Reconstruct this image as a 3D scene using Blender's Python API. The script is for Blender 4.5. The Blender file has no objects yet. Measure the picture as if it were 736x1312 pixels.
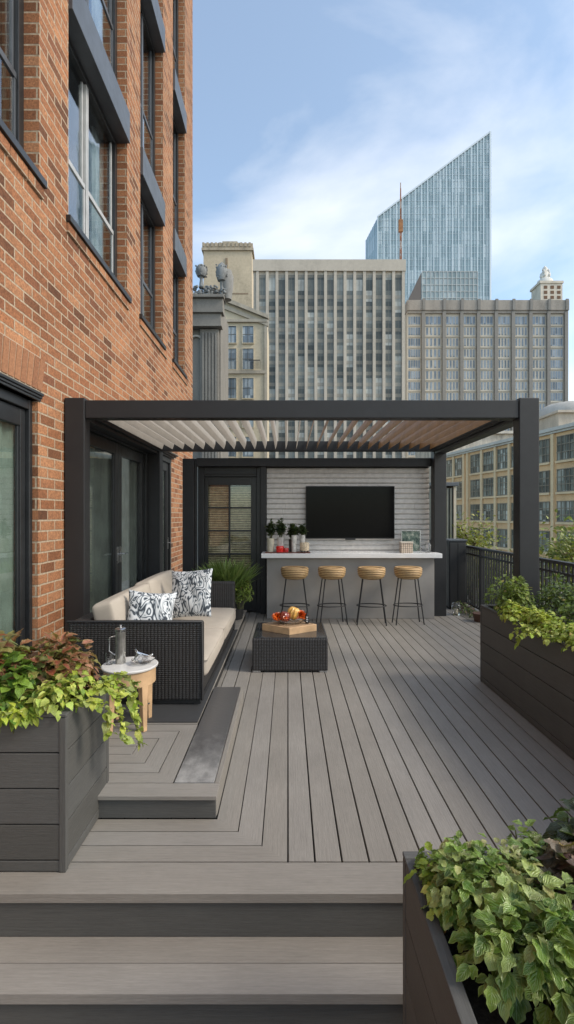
import bpy, math, random
import numpy as np
from mathutils import Vector, Matrix
random.seed(7); rng = np.random.default_rng(7)
R = math.radians
scene = bpy.context.scene

# ---------------------------------------------------------------- camera, sky, sun, exposure
H = 1.65; F = 640.0; CX = 369.0; CY = 660.0        # eye height above the deck; focal length and vanishing point in photo pixels
cam_d = bpy.data.cameras.new('camera'); cam = bpy.data.objects.new('camera', cam_d)
scene.collection.objects.link(cam); scene.camera = cam
cam.location = (0, 0, H); cam.rotation_euler = (R(90), 0, 0)
cam_d.sensor_fit = 'VERTICAL'; cam_d.sensor_height = 36; cam_d.sensor_width = 36
cam_d.lens = F/1312*36; cam_d.shift_x = -1/1312; cam_d.shift_y = 4/1312
cam_d.clip_start = 0.05; cam_d.clip_end = 6000

SUN_DIR = Vector((0.80, -0.24, 0.68)).normalized()
SUN_EL = math.asin(SUN_DIR.z); SUN_AZ = math.atan2(SUN_DIR.x, SUN_DIR.y)
w = bpy.data.worlds.new('World'); scene.world = w; w.use_nodes = True
nt = w.node_tree; nt.nodes.clear()
out = nt.nodes.new('ShaderNodeOutputWorld'); bg = nt.nodes.new('ShaderNodeBackground')
sky = nt.nodes.new('ShaderNodeTexSky'); sky.sky_type = 'NISHITA'; sky.sun_disc = False
sky.sun_elevation = SUN_EL; sky.sun_rotation = SUN_AZ
sky.air_density = 1.0; sky.dust_density = 1.4; sky.ozone_density = 1.3
bg.inputs['Strength'].default_value = 0.15
tc = nt.nodes.new('ShaderNodeTexCoord')
mp = nt.nodes.new('ShaderNodeMapping'); mp.inputs['Scale'].default_value = (1.1, 1.1, 2.0); mp.inputs['Rotation'].default_value = (0.25, 0.35, 0.3); mp.inputs['Location'].default_value = (0.35, 0.1, 0.0)
nz = nt.nodes.new('ShaderNodeTexNoise'); nz.inputs['Scale'].default_value = 1.5; nz.inputs['Detail'].default_value = 7; nz.inputs['Roughness'].default_value = 0.52; nz.inputs['Distortion'].default_value = 0.5
rp = nt.nodes.new('ShaderNodeValToRGB'); rp.color_ramp.elements[0].position = 0.46; rp.color_ramp.elements[1].position = 0.77
sx = nt.nodes.new('ShaderNodeSeparateXYZ')
bias = nt.nodes.new('ShaderNodeMath'); bias.operation = 'MULTIPLY_ADD'; bias.inputs[1].default_value = 0.36   # more cloud towards the right
lowb = nt.nodes.new('ShaderNodeMath'); lowb.operation = 'MULTIPLY_ADD'; lowb.inputs[1].default_value = -0.09   # and towards the horizon
mixc = nt.nodes.new('ShaderNodeMix'); mixc.data_type = 'RGBA'; mixc.inputs['B'].default_value = (4.85, 4.85, 4.85, 1)
L = nt.links.new
L(tc.outputs['Generated'], mp.inputs['Vector']); L(mp.outputs[0], nz.inputs['Vector']); L(tc.outputs['Generated'], sx.inputs[0])
L(sx.outputs['X'], bias.inputs[0]); L(nz.outputs['Fac'], bias.inputs[2])
L(sx.outputs['Z'], lowb.inputs[0]); L(bias.outputs[0], lowb.inputs[2]); L(lowb.outputs[0], rp.inputs['Fac'])
capm = nt.nodes.new('ShaderNodeMath'); capm.operation = 'MULTIPLY_ADD'; capm.inputs[1].default_value = 0.78; capm.inputs[2].default_value = 0.10
L(rp.outputs['Color'], capm.inputs[0]); tn = nt.nodes.new('ShaderNodeMix'); tn.data_type = 'RGBA'; tn.blend_type = 'MULTIPLY'; tn.inputs['Factor'].default_value = 1; tn.inputs['B'].default_value = (0.93, 1.0, 0.955, 1)   # air a little greener than the model's
L(capm.outputs[0], mixc.inputs['Factor']); L(sky.outputs[0], tn.inputs['A']); L(tn.outputs['Result'], mixc.inputs['A'])
L(mixc.outputs['Result'], bg.inputs['Color']); L(bg.outputs[0], out.inputs['Surface'])

sd = bpy.data.lights.new('sun', 'SUN'); sun = bpy.data.objects.new('sun', sd); scene.collection.objects.link(sun)
sd.energy = 1.4; sd.angle = R(16); sd.color = (1.0, 0.90, 0.78)
sun.rotation_euler = (-SUN_DIR).to_track_quat('-Z', 'Y').to_euler(); sun.location = (20, -8, 20)
vs = scene.view_settings; vs.view_transform = 'Standard'; vs.look = 'None'; vs.gamma = 1; vs.exposure = 0.95
vs.use_curve_mapping = False

# ---------------------------------------------------------------- helpers
col = scene.collection
def PX(x, d): return (x-CX)*d/F
def PZ(y, d): return H + (CY-y)*d/F

class MB:
    def __init__(s): s.v = []; s.f = []; s.mi = []; s.uv = []; s.c = []
    def add(s, vs_, fs, mi=0, uvs=None, c=None):
        o = len(s.v); s.v.extend([tuple(p) for p in vs_])
        for i, f in enumerate(fs):
            s.f.append(tuple(o+k for k in f)); s.mi.append(mi)
            s.uv.append([uvs[k] for k in f] if uvs is not None else [(0, 0)]*len(f))
            s.c.append(c if c is not None else (1, 1, 1))
        return s
    def box(s, x0, x1, y0, y1, z0, z1, mi=0, c=None):
        v = [(x0,y0,z0),(x1,y0,z0),(x1,y1,z0),(x0,y1,z0),(x0,y0,z1),(x1,y0,z1),(x1,y1,z1),(x0,y1,z1)]
        return s.add(v, [(0,3,2,1),(4,5,6,7),(0,1,5,4),(1,2,6,5),(2,3,7,6),(3,0,4,7)], mi, None, c)
    def prism(s, poly, z0, z1, mi=0, c=None, uvdir=None):
        n = len(poly)
        v = [(p[0],p[1],z0) for p in poly]+[(p[0],p[1],z1) for p in poly]
        uv = None
        if uvdir is not None:
            ux, uy = uvdir; oo = random.uniform(0, 40), random.uniform(0, 40)
            uv = [(a[0]*ux+a[1]*uy+oo[0], a[0]*uy+a[1]*ux+oo[1]+a[2]) for a in v]
        return s.add(v, [tuple(range(n-1,-1,-1)), tuple(range(n,2*n))]+[(i,(i+1)%n,n+(i+1)%n,n+i) for i in range(n)], mi, uv, c)
    def board(s, x0, x1, y0, y1, z0, z1, along, c=None):   # a plank with its grain in the uv map
        v = [(x0,y0,z0),(x1,y0,z0),(x1,y1,z0),(x0,y1,z0),(x0,y0,z1),(x1,y0,z1),(x1,y1,z1),(x0,y1,z1)]
        a, b = random.uniform(0, 40), random.uniform(0, 40)
        def uvf(p):
            if along == 'x': return (p[0]+a, p[1]+p[2]+b)
            if along == 'y': return (p[1]+a, p[0]+p[2]+b)
            return (p[2]+a, p[0]+p[1]+b)
        c = c or (random.random(),)*3
        return s.add(v, [(0,3,2,1),(4,5,6,7),(0,1,5,4),(1,2,6,5),(2,3,7,6),(3,0,4,7)], 0, [uvf(p) for p in v], c)
    def tube(s, pts, r, seg=8, mi=0, cap=True, c=None):
        pts = [Vector(p) for p in pts]; n = len(pts); rs = r if isinstance(r, (list, tuple)) else [r]*n
        vv = []; ff = []; up = None
        for i, p in enumerate(pts):
            t = (pts[min(i+1,n-1)]-pts[max(i-1,0)]).normalized()
            if up is None: up = Vector((0,0,1)) if abs(t.z) < .9 else Vector((1,0,0))
            a = t.cross(up).normalized(); b = a.cross(t).normalized(); up = b
            for k in range(seg):
                q = 2*math.pi*k/seg; vv.append(p + a*math.cos(q)*rs[i] + b*math.sin(q)*rs[i])
        for i in range(n-1):
            for k in range(seg):
                ff.append((i*seg+k, i*seg+(k+1)%seg, (i+1)*seg+(k+1)%seg, (i+1)*seg+k))
        if cap: ff += [tuple(range(seg-1,-1,-1)), tuple((n-1)*seg+k for k in range(seg))]
        return s.add(vv, ff, mi, None, c)
    def lathe(s, prof, cx, cy, seg=24, mi=0, sx=1, sy=1, c=None):
        vv = []; ff = []; n = len(prof)
        for r, z in prof:
            for k in range(seg):
                q = 2*math.pi*k/seg; vv.append((cx+r*sx*math.cos(q), cy+r*sy*math.sin(q), z))
        for i in range(n-1):
            for k in range(seg):
                ff.append((i*seg+k, i*seg+(k+1)%seg, (i+1)*seg+(k+1)%seg, (i+1)*seg+k))
        ff += [tuple(range(seg-1,-1,-1)), tuple((n-1)*seg+k for k in range(seg))]
        return s.add(vv, ff, mi, None, c)
    def ball(s, cx, cy, cz, rx, ry, rz, seg=16, rings=10, mi=0, c=None):
        return s.lathe([(max(1e-4, math.sin(math.pi*i/rings))*rx, cz-rz*math.cos(math.pi*i/rings)) for i in range(rings+1)], cx, cy, seg, mi, 1, ry/rx, c)
    def soft(s, cx, cy, cz, hx, hy, hz, r=.04, bulge=(0,0,0), n=10, mat=None, mi=0, jit=0):
        """a rounded, slightly swollen box (cushions)"""
        idx = {}; vv = []; ff = []
        def vert(i, j, k):
            key = (i,j,k)
            if key in idx: return idx[key]
            u = [2*q/n-1 for q in key]
            u = [math.copysign(abs(a)**0.75, a) if abs(a) < 1 else a for a in u]
            p = [u[0]*hx, u[1]*hy, u[2]*hz]
            q = [max(-h+r, min(h-r, a)) for a, h in zip(p, (hx,hy,hz))]
            dlt = Vector([a-b for a, b in zip(p, q)])
            if dlt.length > 1e-9: dlt = dlt.normalized()*r
            p = Vector(q)+dlt
            bx = (1-u[1]**2)*(1-u[2]**2); by = (1-u[0]**2)*(1-u[2]**2); bz = (1-u[0]**2)*(1-u[1]**2)
            p += Vector((u[0]*bulge[0]*bx, u[1]*bulge[1]*by, u[2]*bulge[2]*bz))
            if jit: p += Vector((random.uniform(-jit,jit),)*3)
            if mat is not None: p = mat @ p
            idx[key] = len(vv); vv.append((p.x+cx, p.y+cy, p.z+cz)); return idx[key]
        for a in range(n):
            for b in range(n):
                ff.append((vert(a,b,0),vert(a,b+1,0),vert(a+1,b+1,0),vert(a+1,b,0)))
                ff.append((vert(a,b,n),vert(a+1,b,n),vert(a+1,b+1,n),vert(a,b+1,n)))
                ff.append((vert(a,0,b),vert(a+1,0,b),vert(a+1,0,b+1),vert(a,0,b+1)))
                ff.append((vert(a,n,b),vert(a,n,b+1),vert(a+1,n,b+1),vert(a+1,n,b)))
                ff.append((vert(0,a,b),vert(0,a,b+1),vert(0,a+1,b+1),vert(0,a+1,b)))
                ff.append((vert(n,a,b),vert(n,a+1,b),vert(n,a+1,b+1),vert(n,a,b+1)))
        return s.add(vv, ff, mi)
    def build(s, name, mats, parent=None, bevel=0, smooth=False):
        me = bpy.data.meshes.new(name); me.from_pydata(s.v, [], s.f)
        if not isinstance(mats, (list, tuple)): mats = [mats]
        for m in mats: me.materials.append(m)
        me.polygons.foreach_set('material_index', s.mi)
        uvl = me.uv_layers.new(name='UVMap'); uvl.data.foreach_set('uv', [c for f in s.uv for p in f for c in p])
        ca = me.color_attributes.new('tint', 'FLOAT_COLOR', 'CORNER')
        ca.data.foreach_set('color', [q for f, c in zip(s.f, s.c) for _ in f for q in (c[0], c[1], c[2], 1.0)])
        if smooth:
            me.polygons.foreach_set('use_smooth', [True]*len(s.f))
            try: me.set_sharp_from_angle(angle=R(smooth if smooth is not True else 50))
            except Exception: pass
        me.update()
        o = bpy.data.objects.new(name, me); col.objects.link(o)
        if parent is not None: attach(o, parent)
        if bevel:
            b = o.modifiers.new('Bevel', 'BEVEL'); b.width = bevel; b.segments = 2; b.limit_method = 'ANGLE'; b.angle_limit = R(40)
        return o

def attach(o, p):
    o.parent = p
    if p.type == 'EMPTY': o.matrix_parent_inverse = Matrix.Translation(-Vector(p.location))
def tag(o, label, cat, group=None):
    o['label'] = label; o['category'] = cat
    if group: o['group'] = group
    return o
def thing(name, loc, label, cat, group=None):
    o = bpy.data.objects.new(name, None); o.empty_display_size = .2; o.location = loc; col.objects.link(o)
    return tag(o, label, cat, group)
def struct(o, kind='structure'): o['kind'] = kind; return o
def kids(o): return [c for c in bpy.data.objects if c.parent == o]
def copy_tree(o, parent=None):
    ch = kids(o); c = o.copy(); col.objects.link(c)
    if parent is not None:
        inv = o.matrix_parent_inverse.copy(); c.parent = parent; c.matrix_parent_inverse = inv
    for k in ch: copy_tree(k, c)
    return c

# ---------------------------------------------------------------- materials
def new_mat(name):
    m = bpy.data.materials.new(name); m.use_nodes = True; nt = m.node_tree
    b = nt.nodes['Principled BSDF']; return m, nt, b
def N(nt, t, **kw):
    n = nt.nodes.new(t)
    for k, v in kw.items():
        if hasattr(n, k) and not k[0].isupper(): setattr(n, k, v)
        else: n.inputs[k.replace('_', ' ')].default_value = v
    return n
def ramp(nt, fac, stops):
    r = nt.nodes.new('ShaderNodeValToRGB'); e = r.color_ramp.elements
    while len(e) < len(stops): e.new(0.5)
    for i, (p, c) in enumerate(stops): e[i].position = p; e[i].color = (*c, 1) if len(c) == 3 else c
    nt.links.new(fac, r.inputs['Fac']); return r.outputs['Color']
def mix(nt, f, a, b, mode='MIX'):
    m = nt.nodes.new('ShaderNodeMix'); m.data_type = 'RGBA'; m.blend_type = mode
    for k, x in (('Factor', f), ('A', a), ('B', b)):
        if hasattr(x, 'links') or hasattr(x, 'is_linked'): nt.links.new(x, m.inputs[k])
        else: m.inputs[k].default_value = x if k == 'Factor' else (*x, 1)
    return m.outputs['Result']
def math_(nt, op, a, b=None, c=None):
    m = nt.nodes.new('ShaderNodeMath'); m.operation = op
    for i, x in enumerate((a, b, c)):
        if x is None: continue
        if hasattr(x, 'is_linked'): nt.links.new(x, m.inputs[i])
        else: m.inputs[i].default_value = x
    return m.outputs[0]
def noise(nt, vec, scale, detail=4, rough=.55, sc=None):
    if sc is not None:
        mp = nt.nodes.new('ShaderNodeMapping'); mp.inputs['Scale'].default_value = sc; nt.links.new(vec, mp.inputs[0]); vec = mp.outputs[0]
    n = nt.nodes.new('ShaderNodeTexNoise'); n.inputs['Scale'].default_value = scale; n.inputs['Detail'].default_value = detail; n.inputs['Roughness'].default_value = rough
    nt.links.new(vec, n.inputs['Vector']); return n.outputs['Fac']
def objc(nt): return nt.nodes.new('ShaderNodeTexCoord').outputs['Object']
def bump(nt, b, h, dist=.002, strength=1):
    n = nt.nodes.new('ShaderNodeBump'); n.inputs['Distance'].default_value = dist; n.inputs['Strength'].default_value = strength
    nt.links.new(h, n.inputs['Height']); nt.links.new(n.outputs[0], b.inputs['Normal'])
def plain(name, c, rough=.5, metal=0, var=.12, nscale=6, bmp=0, bscale=80, coat=0, emit=None, spec=.5):
    m, nt, b = new_mat(name); oc = objc(nt); b.inputs['Specular IOR Level'].default_value = spec
    n = noise(nt, oc, nscale)
    lo = tuple(x*(1-var) for x in c); hi = tuple(min(1, x*(1+var)) for x in c)
    nt.links.new(ramp(nt, n, [(.3, lo), (.7, hi)]), b.inputs['Base Color'])
    nr = math_(nt, 'MULTIPLY_ADD', noise(nt, oc, nscale*3), .2, rough-.1); nt.links.new(nr, b.inputs['Roughness'])
    b.inputs['Metallic'].default_value = metal; b.inputs['Coat Weight'].default_value = coat
    if bmp: bump(nt, b, noise(nt, oc, bscale, 3), bmp)
    if emit: b.inputs['Emission Color'].default_value = (*emit[0], 1); b.inputs['Emission Strength'].default_value = emit[1]
    return m
def deck_mat(name, c, var=.10):
    m, nt, b = new_mat(name)
    uv = nt.nodes.new('ShaderNodeTexCoord').outputs['UV']
    at = nt.nodes.new('ShaderNodeAttribute'); at.attribute_name = 'tint'
    g1 = noise(nt, uv, 1, 5, .6, (5, 130, 1)); g2 = noise(nt, uv, 1, 3, .6, (22, 330, 1)); g3 = noise(nt, uv, 1, 3, .5, (1.2, 5, 1))
    oc = objc(nt); dirt = noise(nt, oc, 1.3, 6, .62)
    warm = (c[0]*1.01, c[1]*1.0, c[2]*.98); cool = (c[0]*.995, c[1]*1.0, c[2]*1.01)
    base = mix(nt, at.outputs['Fac'], warm, cool)
    f = math_(nt, 'MULTIPLY_ADD', g1, .55, .72); f = math_(nt, 'MULTIPLY', f, math_(nt, 'MULTIPLY_ADD', g2, .45, .78))
    f = math_(nt, 'MULTIPLY', f, math_(nt, 'MULTIPLY_ADD', g3, .22, .89))
    f = math_(nt, 'MULTIPLY', f, math_(nt, 'MULTIPLY_ADD', dirt, .50, .75))
    f = math_(nt, 'MULTIPLY', f, math_(nt, 'MULTIPLY_ADD', at.outputs['Fac'], var*1.3, 1-var*.65))
    vm = nt.nodes.new('ShaderNodeVectorMath'); vm.operation = 'SCALE'; nt.links.new(base, vm.inputs[0]); nt.links.new(f, vm.inputs['Scale'])
    nt.links.new(vm.outputs[0], b.inputs['Base Color']); b.inputs['Roughness'].default_value = .62
    b.inputs['Specular IOR Level'].default_value = .35
    bump(nt, b, math_(nt, 'ADD', g1, g2), .0012, .8); return m
def brick_mat():
    m, nt, b = new_mat('red_brick'); oc = objc(nt)
    se = N(nt, 'ShaderNodeSeparateXYZ'); nt.links.new(oc, se.inputs[0])
    ge = N(nt, 'ShaderNodeNewGeometry'); sn = N(nt, 'ShaderNodeSeparateXYZ'); nt.links.new(ge.outputs['True Normal'], sn.inputs[0])
    fx = math_(nt, 'GREATER_THAN', math_(nt, 'ABSOLUTE', sn.outputs['X']), .5)
    h = math_(nt, 'ADD', math_(nt, 'MULTIPLY', se.outputs['Y'], fx), math_(nt, 'MULTIPLY', se.outputs['X'], math_(nt, 'SUBTRACT', 1.0, fx)))
    jit = noise(nt, oc, 9, 2); jz = math_(nt, 'MULTIPLY_ADD', jit, .006, -.003)
    cb = N(nt, 'ShaderNodeCombineXYZ'); nt.links.new(h, cb.inputs[0]); nt.links.new(math_(nt, 'ADD', se.outputs['Z'], jz), cb.inputs[1])
    bt = N(nt, 'ShaderNodeTexBrick'); nt.links.new(cb.outputs[0], bt.inputs['Vector'])
    bt.offset = .5; bt.inputs['Scale'].default_value = 1; bt.inputs['Brick Width'].default_value = .29; bt.inputs['Row Height'].default_value = .1
    bt.inputs['Mortar Size'].default_value = .0095; bt.inputs['Mortar Smooth'].default_value = .25; bt.inputs['Bias'].default_value = 0
    bt.inputs['Color1'].default_value = (0, 0, 0, 1); bt.inputs['Color2'].default_value = (1, 1, 1, 1); bt.inputs['Mortar'].default_value = (.5, .5, .5, 1)
    bc = ramp(nt, bt.outputs['Color'], [(0, (.13, .062, .036)), (.15, (.25, .11, .056)), (.45, (.33, .150, .075)), (.8, (.40, .205, .11)), (.93, (.27, .115, .06)), (1, (.19, .085, .05))])
    g = noise(nt, oc, 55, 5, .7); bc = mix(nt, .65, bc, ramp(nt, g, [(.3, (.14, .13, .13)), (.5, (.5, .5, .5)), (.68, (.9, .86, .8))]), 'OVERLAY')
    big = noise(nt, oc, .9, 6, .7); bc = mix(nt, .6, bc, ramp(nt, big, [(.3, (.28, .27, .27)), (.7, (.66, .64, .6))]), 'OVERLAY')
    mo = ramp(nt, noise(nt, oc, 30, 4), [(.3, (.30, .225, .15)), (.7, (.52, .42, .31))])
    nt.links.new(mix(nt, bt.outputs['Fac'], bc, mo), b.inputs['Base Color']); b.inputs['Roughness'].default_value = .88
    b.inputs['Specular IOR Level'].default_value = .25
    hh = math_(nt, 'ADD', math_(nt, 'MULTIPLY', bt.outputs['Fac'], -1.0), math_(nt, 'MULTIPLY', g, .4)); bump(nt, b, hh, .006, .9)
    return m
def wicker_mat(name, c, ph, pv):
    """woven strands: ph across, pv up (metres per strand)"""
    m, nt, b = new_mat(name); oc = objc(nt)
    se = N(nt, 'ShaderNodeSeparateXYZ'); nt.links.new(oc, se.inputs[0])
    ge = N(nt, 'ShaderNodeNewGeometry'); sn = N(nt, 'ShaderNodeSeparateXYZ'); nt.links.new(ge.outputs['True Normal'], sn.inputs[0])
    fx = math_(nt, 'GREATER_THAN', math_(nt, 'ABSOLUTE', sn.outputs['X']), .6); fz = math_(nt, 'GREATER_THAN', math_(nt, 'ABSOLUTE', sn.outputs['Z']), .6)
    def sel(f, a, c_): return math_(nt, 'ADD', math_(nt, 'MULTIPLY', a, f), math_(nt, 'MULTIPLY', c_, math_(nt, 'SUBTRACT', 1.0, f)))
    u = sel(fx, se.outputs['Y'], se.outputs['X']); v = sel(fz, se.outputs['Y'], se.outputs['Z'])
    wob = math_(nt, 'MULTIPLY_ADD', noise(nt, oc, 25, 2), .004, -.002)
    u = math_(nt, 'ADD', u, wob); v = math_(nt, 'ADD', v, wob)
    row = math_(nt, 'FLOOR', math_(nt, 'DIVIDE', v, pv))
    a = math_(nt, 'ABSOLUTE', math_(nt, 'SINE', math_(nt, 'MULTIPLY', u, math.pi/(ph*1.7))))
    sv = math_(nt, 'ABSOLUTE', math_(nt, 'SINE', math_(nt, 'MULTIPLY', v, math.pi/pv)))
    h = math_(nt, 'MULTIPLY', math_(nt, 'POWER', a, .55), math_(nt, 'POWER', sv, .6))
    lo = tuple(x*.35 for x in c)
    cc = ramp(nt, h, [(.08, lo), (.6, c), (1, tuple(x*1.5 for x in c))])
    nt.links.new(mix(nt, .3, cc, ramp(nt, noise(nt, oc, 30, 3), [(.3, (.3,.3,.3)), (.7, (.75,.75,.75))]), 'OVERLAY'), b.inputs['Base Color'])
    b.inputs['Roughness'].default_value = .38; bump(nt, b, h, .004, 1); return m
def pane_mat(name, tint=(.88, .92, .92), gloss=1.0, ior=1.5):
    m, nt, b = new_mat(name); nt.nodes.remove(b); o = nt.nodes['Material Output']
    t = N(nt, 'ShaderNodeBsdfTransparent'); t.inputs[0].default_value = (*tint, 1)
    g = N(nt, 'ShaderNodeBsdfGlossy'); g.inputs['Roughness'].default_value = .02; g.inputs['Color'].default_value = (.95*gloss, .97*gloss, gloss, 1)
    oc = objc(nt); bn = N(nt, 'ShaderNodeBump'); bn.inputs['Distance'].default_value = .002; bn.inputs['Strength'].default_value = .35
    nt.links.new(noise(nt, oc, 2.2, 2), bn.inputs['Height']); nt.links.new(bn.outputs[0], g.inputs['Normal'])
    f = N(nt, 'ShaderNodeLayerWeight'); f.inputs[0].default_value = .5
    r0 = ((ior-1)/(ior+1))**2; sch = math_(nt, 'MULTIPLY_ADD', math_(nt, 'POWER', f.outputs['Facing'], 4.0), 1-r0*2, r0*2)
    mx = N(nt, 'ShaderNodeMixShader'); nt.links.new(sch, mx.inputs[0]); nt.links.new(t.outputs[0], mx.inputs[1]); nt.links.new(g.outputs[0], mx.inputs[2])
    nt.links.new(mx.outputs[0], o.inputs[0]); return m
def glass_obj(name, c=(1, 1, 1), rough=0.02):
    m, nt, b = new_mat(name); b.inputs['Base Color'].default_value = (*c, 1); b.inputs['Transmission Weight'].default_value = 1
    b.inputs['Roughness'].default_value = rough; b.inputs['IOR'].default_value = 1.45; return m
def cell_mat(name, px_, pz, stops, rough=.25, axis='X', off=(0, 0), vary=.25, metal=0, spec=.6):
    """far glazing: each floor/bay cell gets its own tone of glass or blind"""
    m, nt, b = new_mat(name); oc = objc(nt); se = N(nt, 'ShaderNodeSeparateXYZ'); nt.links.new(oc, se.inputs[0])
    a = math_(nt, 'FLOOR', math_(nt, 'DIVIDE', math_(nt, 'ADD', se.outputs[axis], off[0]), px_))
    c = math_(nt, 'FLOOR', math_(nt, 'DIVIDE', math_(nt, 'ADD', se.outputs['Z'], off[1]), pz))
    cb = N(nt, 'ShaderNodeCombineXYZ'); nt.links.new(a, cb.inputs[0]); nt.links.new(c, cb.inputs[1])
    wn = N(nt, 'ShaderNodeTexWhiteNoise'); nt.links.new(cb.outputs[0], wn.inputs['Vector'])
    cc = ramp(nt, wn.outputs['Value'], stops)
    cc = mix(nt, vary, cc, ramp(nt, noise(nt, oc, .12, 5, .7), [(.3, (.25,.25,.25)), (.7, (.8,.8,.8))]), 'OVERLAY')
    nt.links.new(cc, b.inputs['Base Color']); b.inputs['Roughness'].default_value = rough; b.inputs['Metallic'].default_value = metal; b.inputs['Specular IOR Level'].default_value = spec
    return m
def leaf_mat(name, vein=(.5, .6, .3), vstr=.35, edge=None, rough=.34, trans=.28):
    m, nt, b = new_mat(name); o = nt.nodes['Material Output']
    at = N(nt, 'ShaderNodeAttribute'); at.attribute_name = 'tint'
    uv = N(nt, 'ShaderNodeTexCoord').outputs['UV']; se = N(nt, 'ShaderNodeSeparateXYZ'); nt.links.new(uv, se.inputs[0])
    au = math_(nt, 'ABSOLUTE', se.outputs['X'])
    mid = math_(nt, 'LESS_THAN', au, .05)
    sv = math_(nt, 'SINE', math_(nt, 'MULTIPLY', math_(nt, 'SUBTRACT', se.outputs['Y'], math_(nt, 'MULTIPLY', au, .55)), 32.0))
    svm = math_(nt, 'GREATER_THAN', sv, .86)
    vn = math_(nt, 'MULTIPLY', math_(nt, 'MAXIMUM', mid, math_(nt, 'MULTIPLY', svm, .55)), vstr)
    base = at.outputs['Color']
    oc = objc(nt)
    base = mix(nt, .4, base, ramp(nt, noise(nt, oc, 60, 4, .6), [(.3, (.3,.3,.3)), (.7, (.72,.72,.68))]), 'OVERLAY')
    if edge is not None:
        ef = ramp(nt, math_(nt, 'ADD', au, math_(nt, 'MULTIPLY_ADD', noise(nt, oc, 70, 3), .5, -.25)), [(.5, (0,0,0)), (.8, (1,1,1))])
        base = mix(nt, math_(nt, 'MULTIPLY', ef, .42), base, edge)
    base = mix(nt, vn, base, vein)
    nt.links.new(base, b.inputs['Base Color']); b.inputs['Roughness'].default_value = rough
    bump(nt, b, sv, .0015, .5)
    tr = N(nt, 'ShaderNodeBsdfTranslucent'); nt.links.new(mix(nt, .35, base, (.35, .5, .05)), tr.inputs[0])
    mx = N(nt, 'ShaderNodeMixShader'); mx.inputs[0].default_value = trans
    nt.links.new(b.outputs[0], mx.inputs[1]); nt.links.new(tr.outputs[0], mx.inputs[2]); nt.links.new(mx.outputs[0], o.inputs[0]); return m

M = {}
M['deck'] = deck_mat('grey_composite', (.245, .229, .207), .08)
M['plank'] = deck_mat('charcoal_composite', (.088, .088, .084), .12)
M['gap'] = plain('deck_joist', (.02, .019, .018), .9)
M['brick'] = brick_mat()
M['black'] = plain('black_powdercoat', (.019, .0195, .021), .5, 0, .1, 5, .0003, 400)
M['frame'] = plain('black_painted_wood', (.02, .022, .024), .35, 0, .2, 4, .0004, 120)
M['panel'] = plain('slate_panel', (.085, .095, .108), .4, .2, .18, 3, .0005, 90)
M['lightframe'] = plain('grey_mullion', (.42, .43, .43), .4)
M['inner'] = plain('dark_room', (.018, .02, .02), .9)
M['pane'] = pane_mat('window_glass')
M['doorpane'] = pane_mat('door_glass', (.90, .93, .91), 1, 1.45)
M['curtain'] = plain('grey_green_curtain', (.25, .265, .245), .9, 0, .25, 4)
M['white_curtain'] = plain('pale_curtain', (.38, .40, .41), .9, 0, .1, 4)
M['blind'] = plain('tan_bamboo_blind', (.62, .50, .34), .75, 0, .25, 18)
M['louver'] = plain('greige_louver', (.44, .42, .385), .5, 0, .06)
M['louver_bounce'] = plain('brick_bounce_louver', (.31, .165, .062), .5, 0, .2, 4)
M['tile'] = plain('pale_stone_tile', (.62, .59, .555), .7, 0, .10, 14, .0012, 60)
M['bar'] = plain('grey_render', (.30, .285, .265), .75, 0, .10, 2.5, .0008, 120)
M['quartz'] = plain('white_quartz', (.80, .80, .80), .25, 0, .03)
M['screen'] = plain('tv_screen', (.004, .004, .005), .12, 0, .1, spec=.12)
M['steel'] = plain('brushed_steel', (.55, .55, .56), .28, 1, .06)
M['wicker'] = wicker_mat('black_wicker', (.031, .029, .028), .0165, .0155)
M['rattan'] = None
M['fabric'] = plain('beige_canvas', (.42, .372, .312), .9, 0, .07, 5, .0006, 500)
M['wood'] = plain('pale_oak', (.55, .36, .20), .55, 0, .2, 9)
M['marble'] = plain('white_marble', (.68, .67, .65), .2, 0, .1, 9)
M['glass'] = glass_obj('clear_glass')
M['soil'] = plain('dark_soil', (.025, .018, .012), .95, 0, .4, 40, .01, 60)
M['mat'] = plain('charcoal_sheet', (.045, .046, .048), .6, 0, .12, 3)

# ================================================================ SETTING
g = MB(); g.box(-700, 700, -200, 1800, -41, -40); struct(g.build('ground', plain('street_asphalt', (.06, .06, .062), .9, 0, .25, .05)))
WX = -2.30                                            # plane of the brick wall
# terrace: charcoal joists below, planks above
g = MB()
g.box(WX, 3.32, 2.208, 9.25, -.62, -.045); g.box(WX, 3.32, 1.966, 2.206, -.62, -.246); g.box(WX, 3.32, 1.708, 1.964, -.62, -.446)
g.box(WX, 3.32, -3.0, 1.70, -.75, -.646)
struct(g.build('terrace_joists', M['gap']))
g = MB(); g.box(WX, 3.32, -3.0, 9.26, -40, -.76); struct(g.build('terrace_base', plain('base_render', (.3, .28, .26), .8)))
PIT = .1295; G = .0042
dk = MB()
k = 0
while k*PIT < 3.30:                                   # long boards running away from the camera
    x0 = k*PIT; dk.board(x0+G, min(x0+PIT, 3.32)-G, 2.378+G, 9.24, -.03, 0, 'y'); k += 1
ys = [2.378, 2.496, 2.607, 2.715]; xs = [0, -.1295, -.259, -.386]
def mitre(poly, along):
    rr = (random.random(),)*3
    dk.prism(poly, -.03, 0, 0, rr, (1, 0) if along == 'x' else (0, 1))
mt_ = MB()
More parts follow.
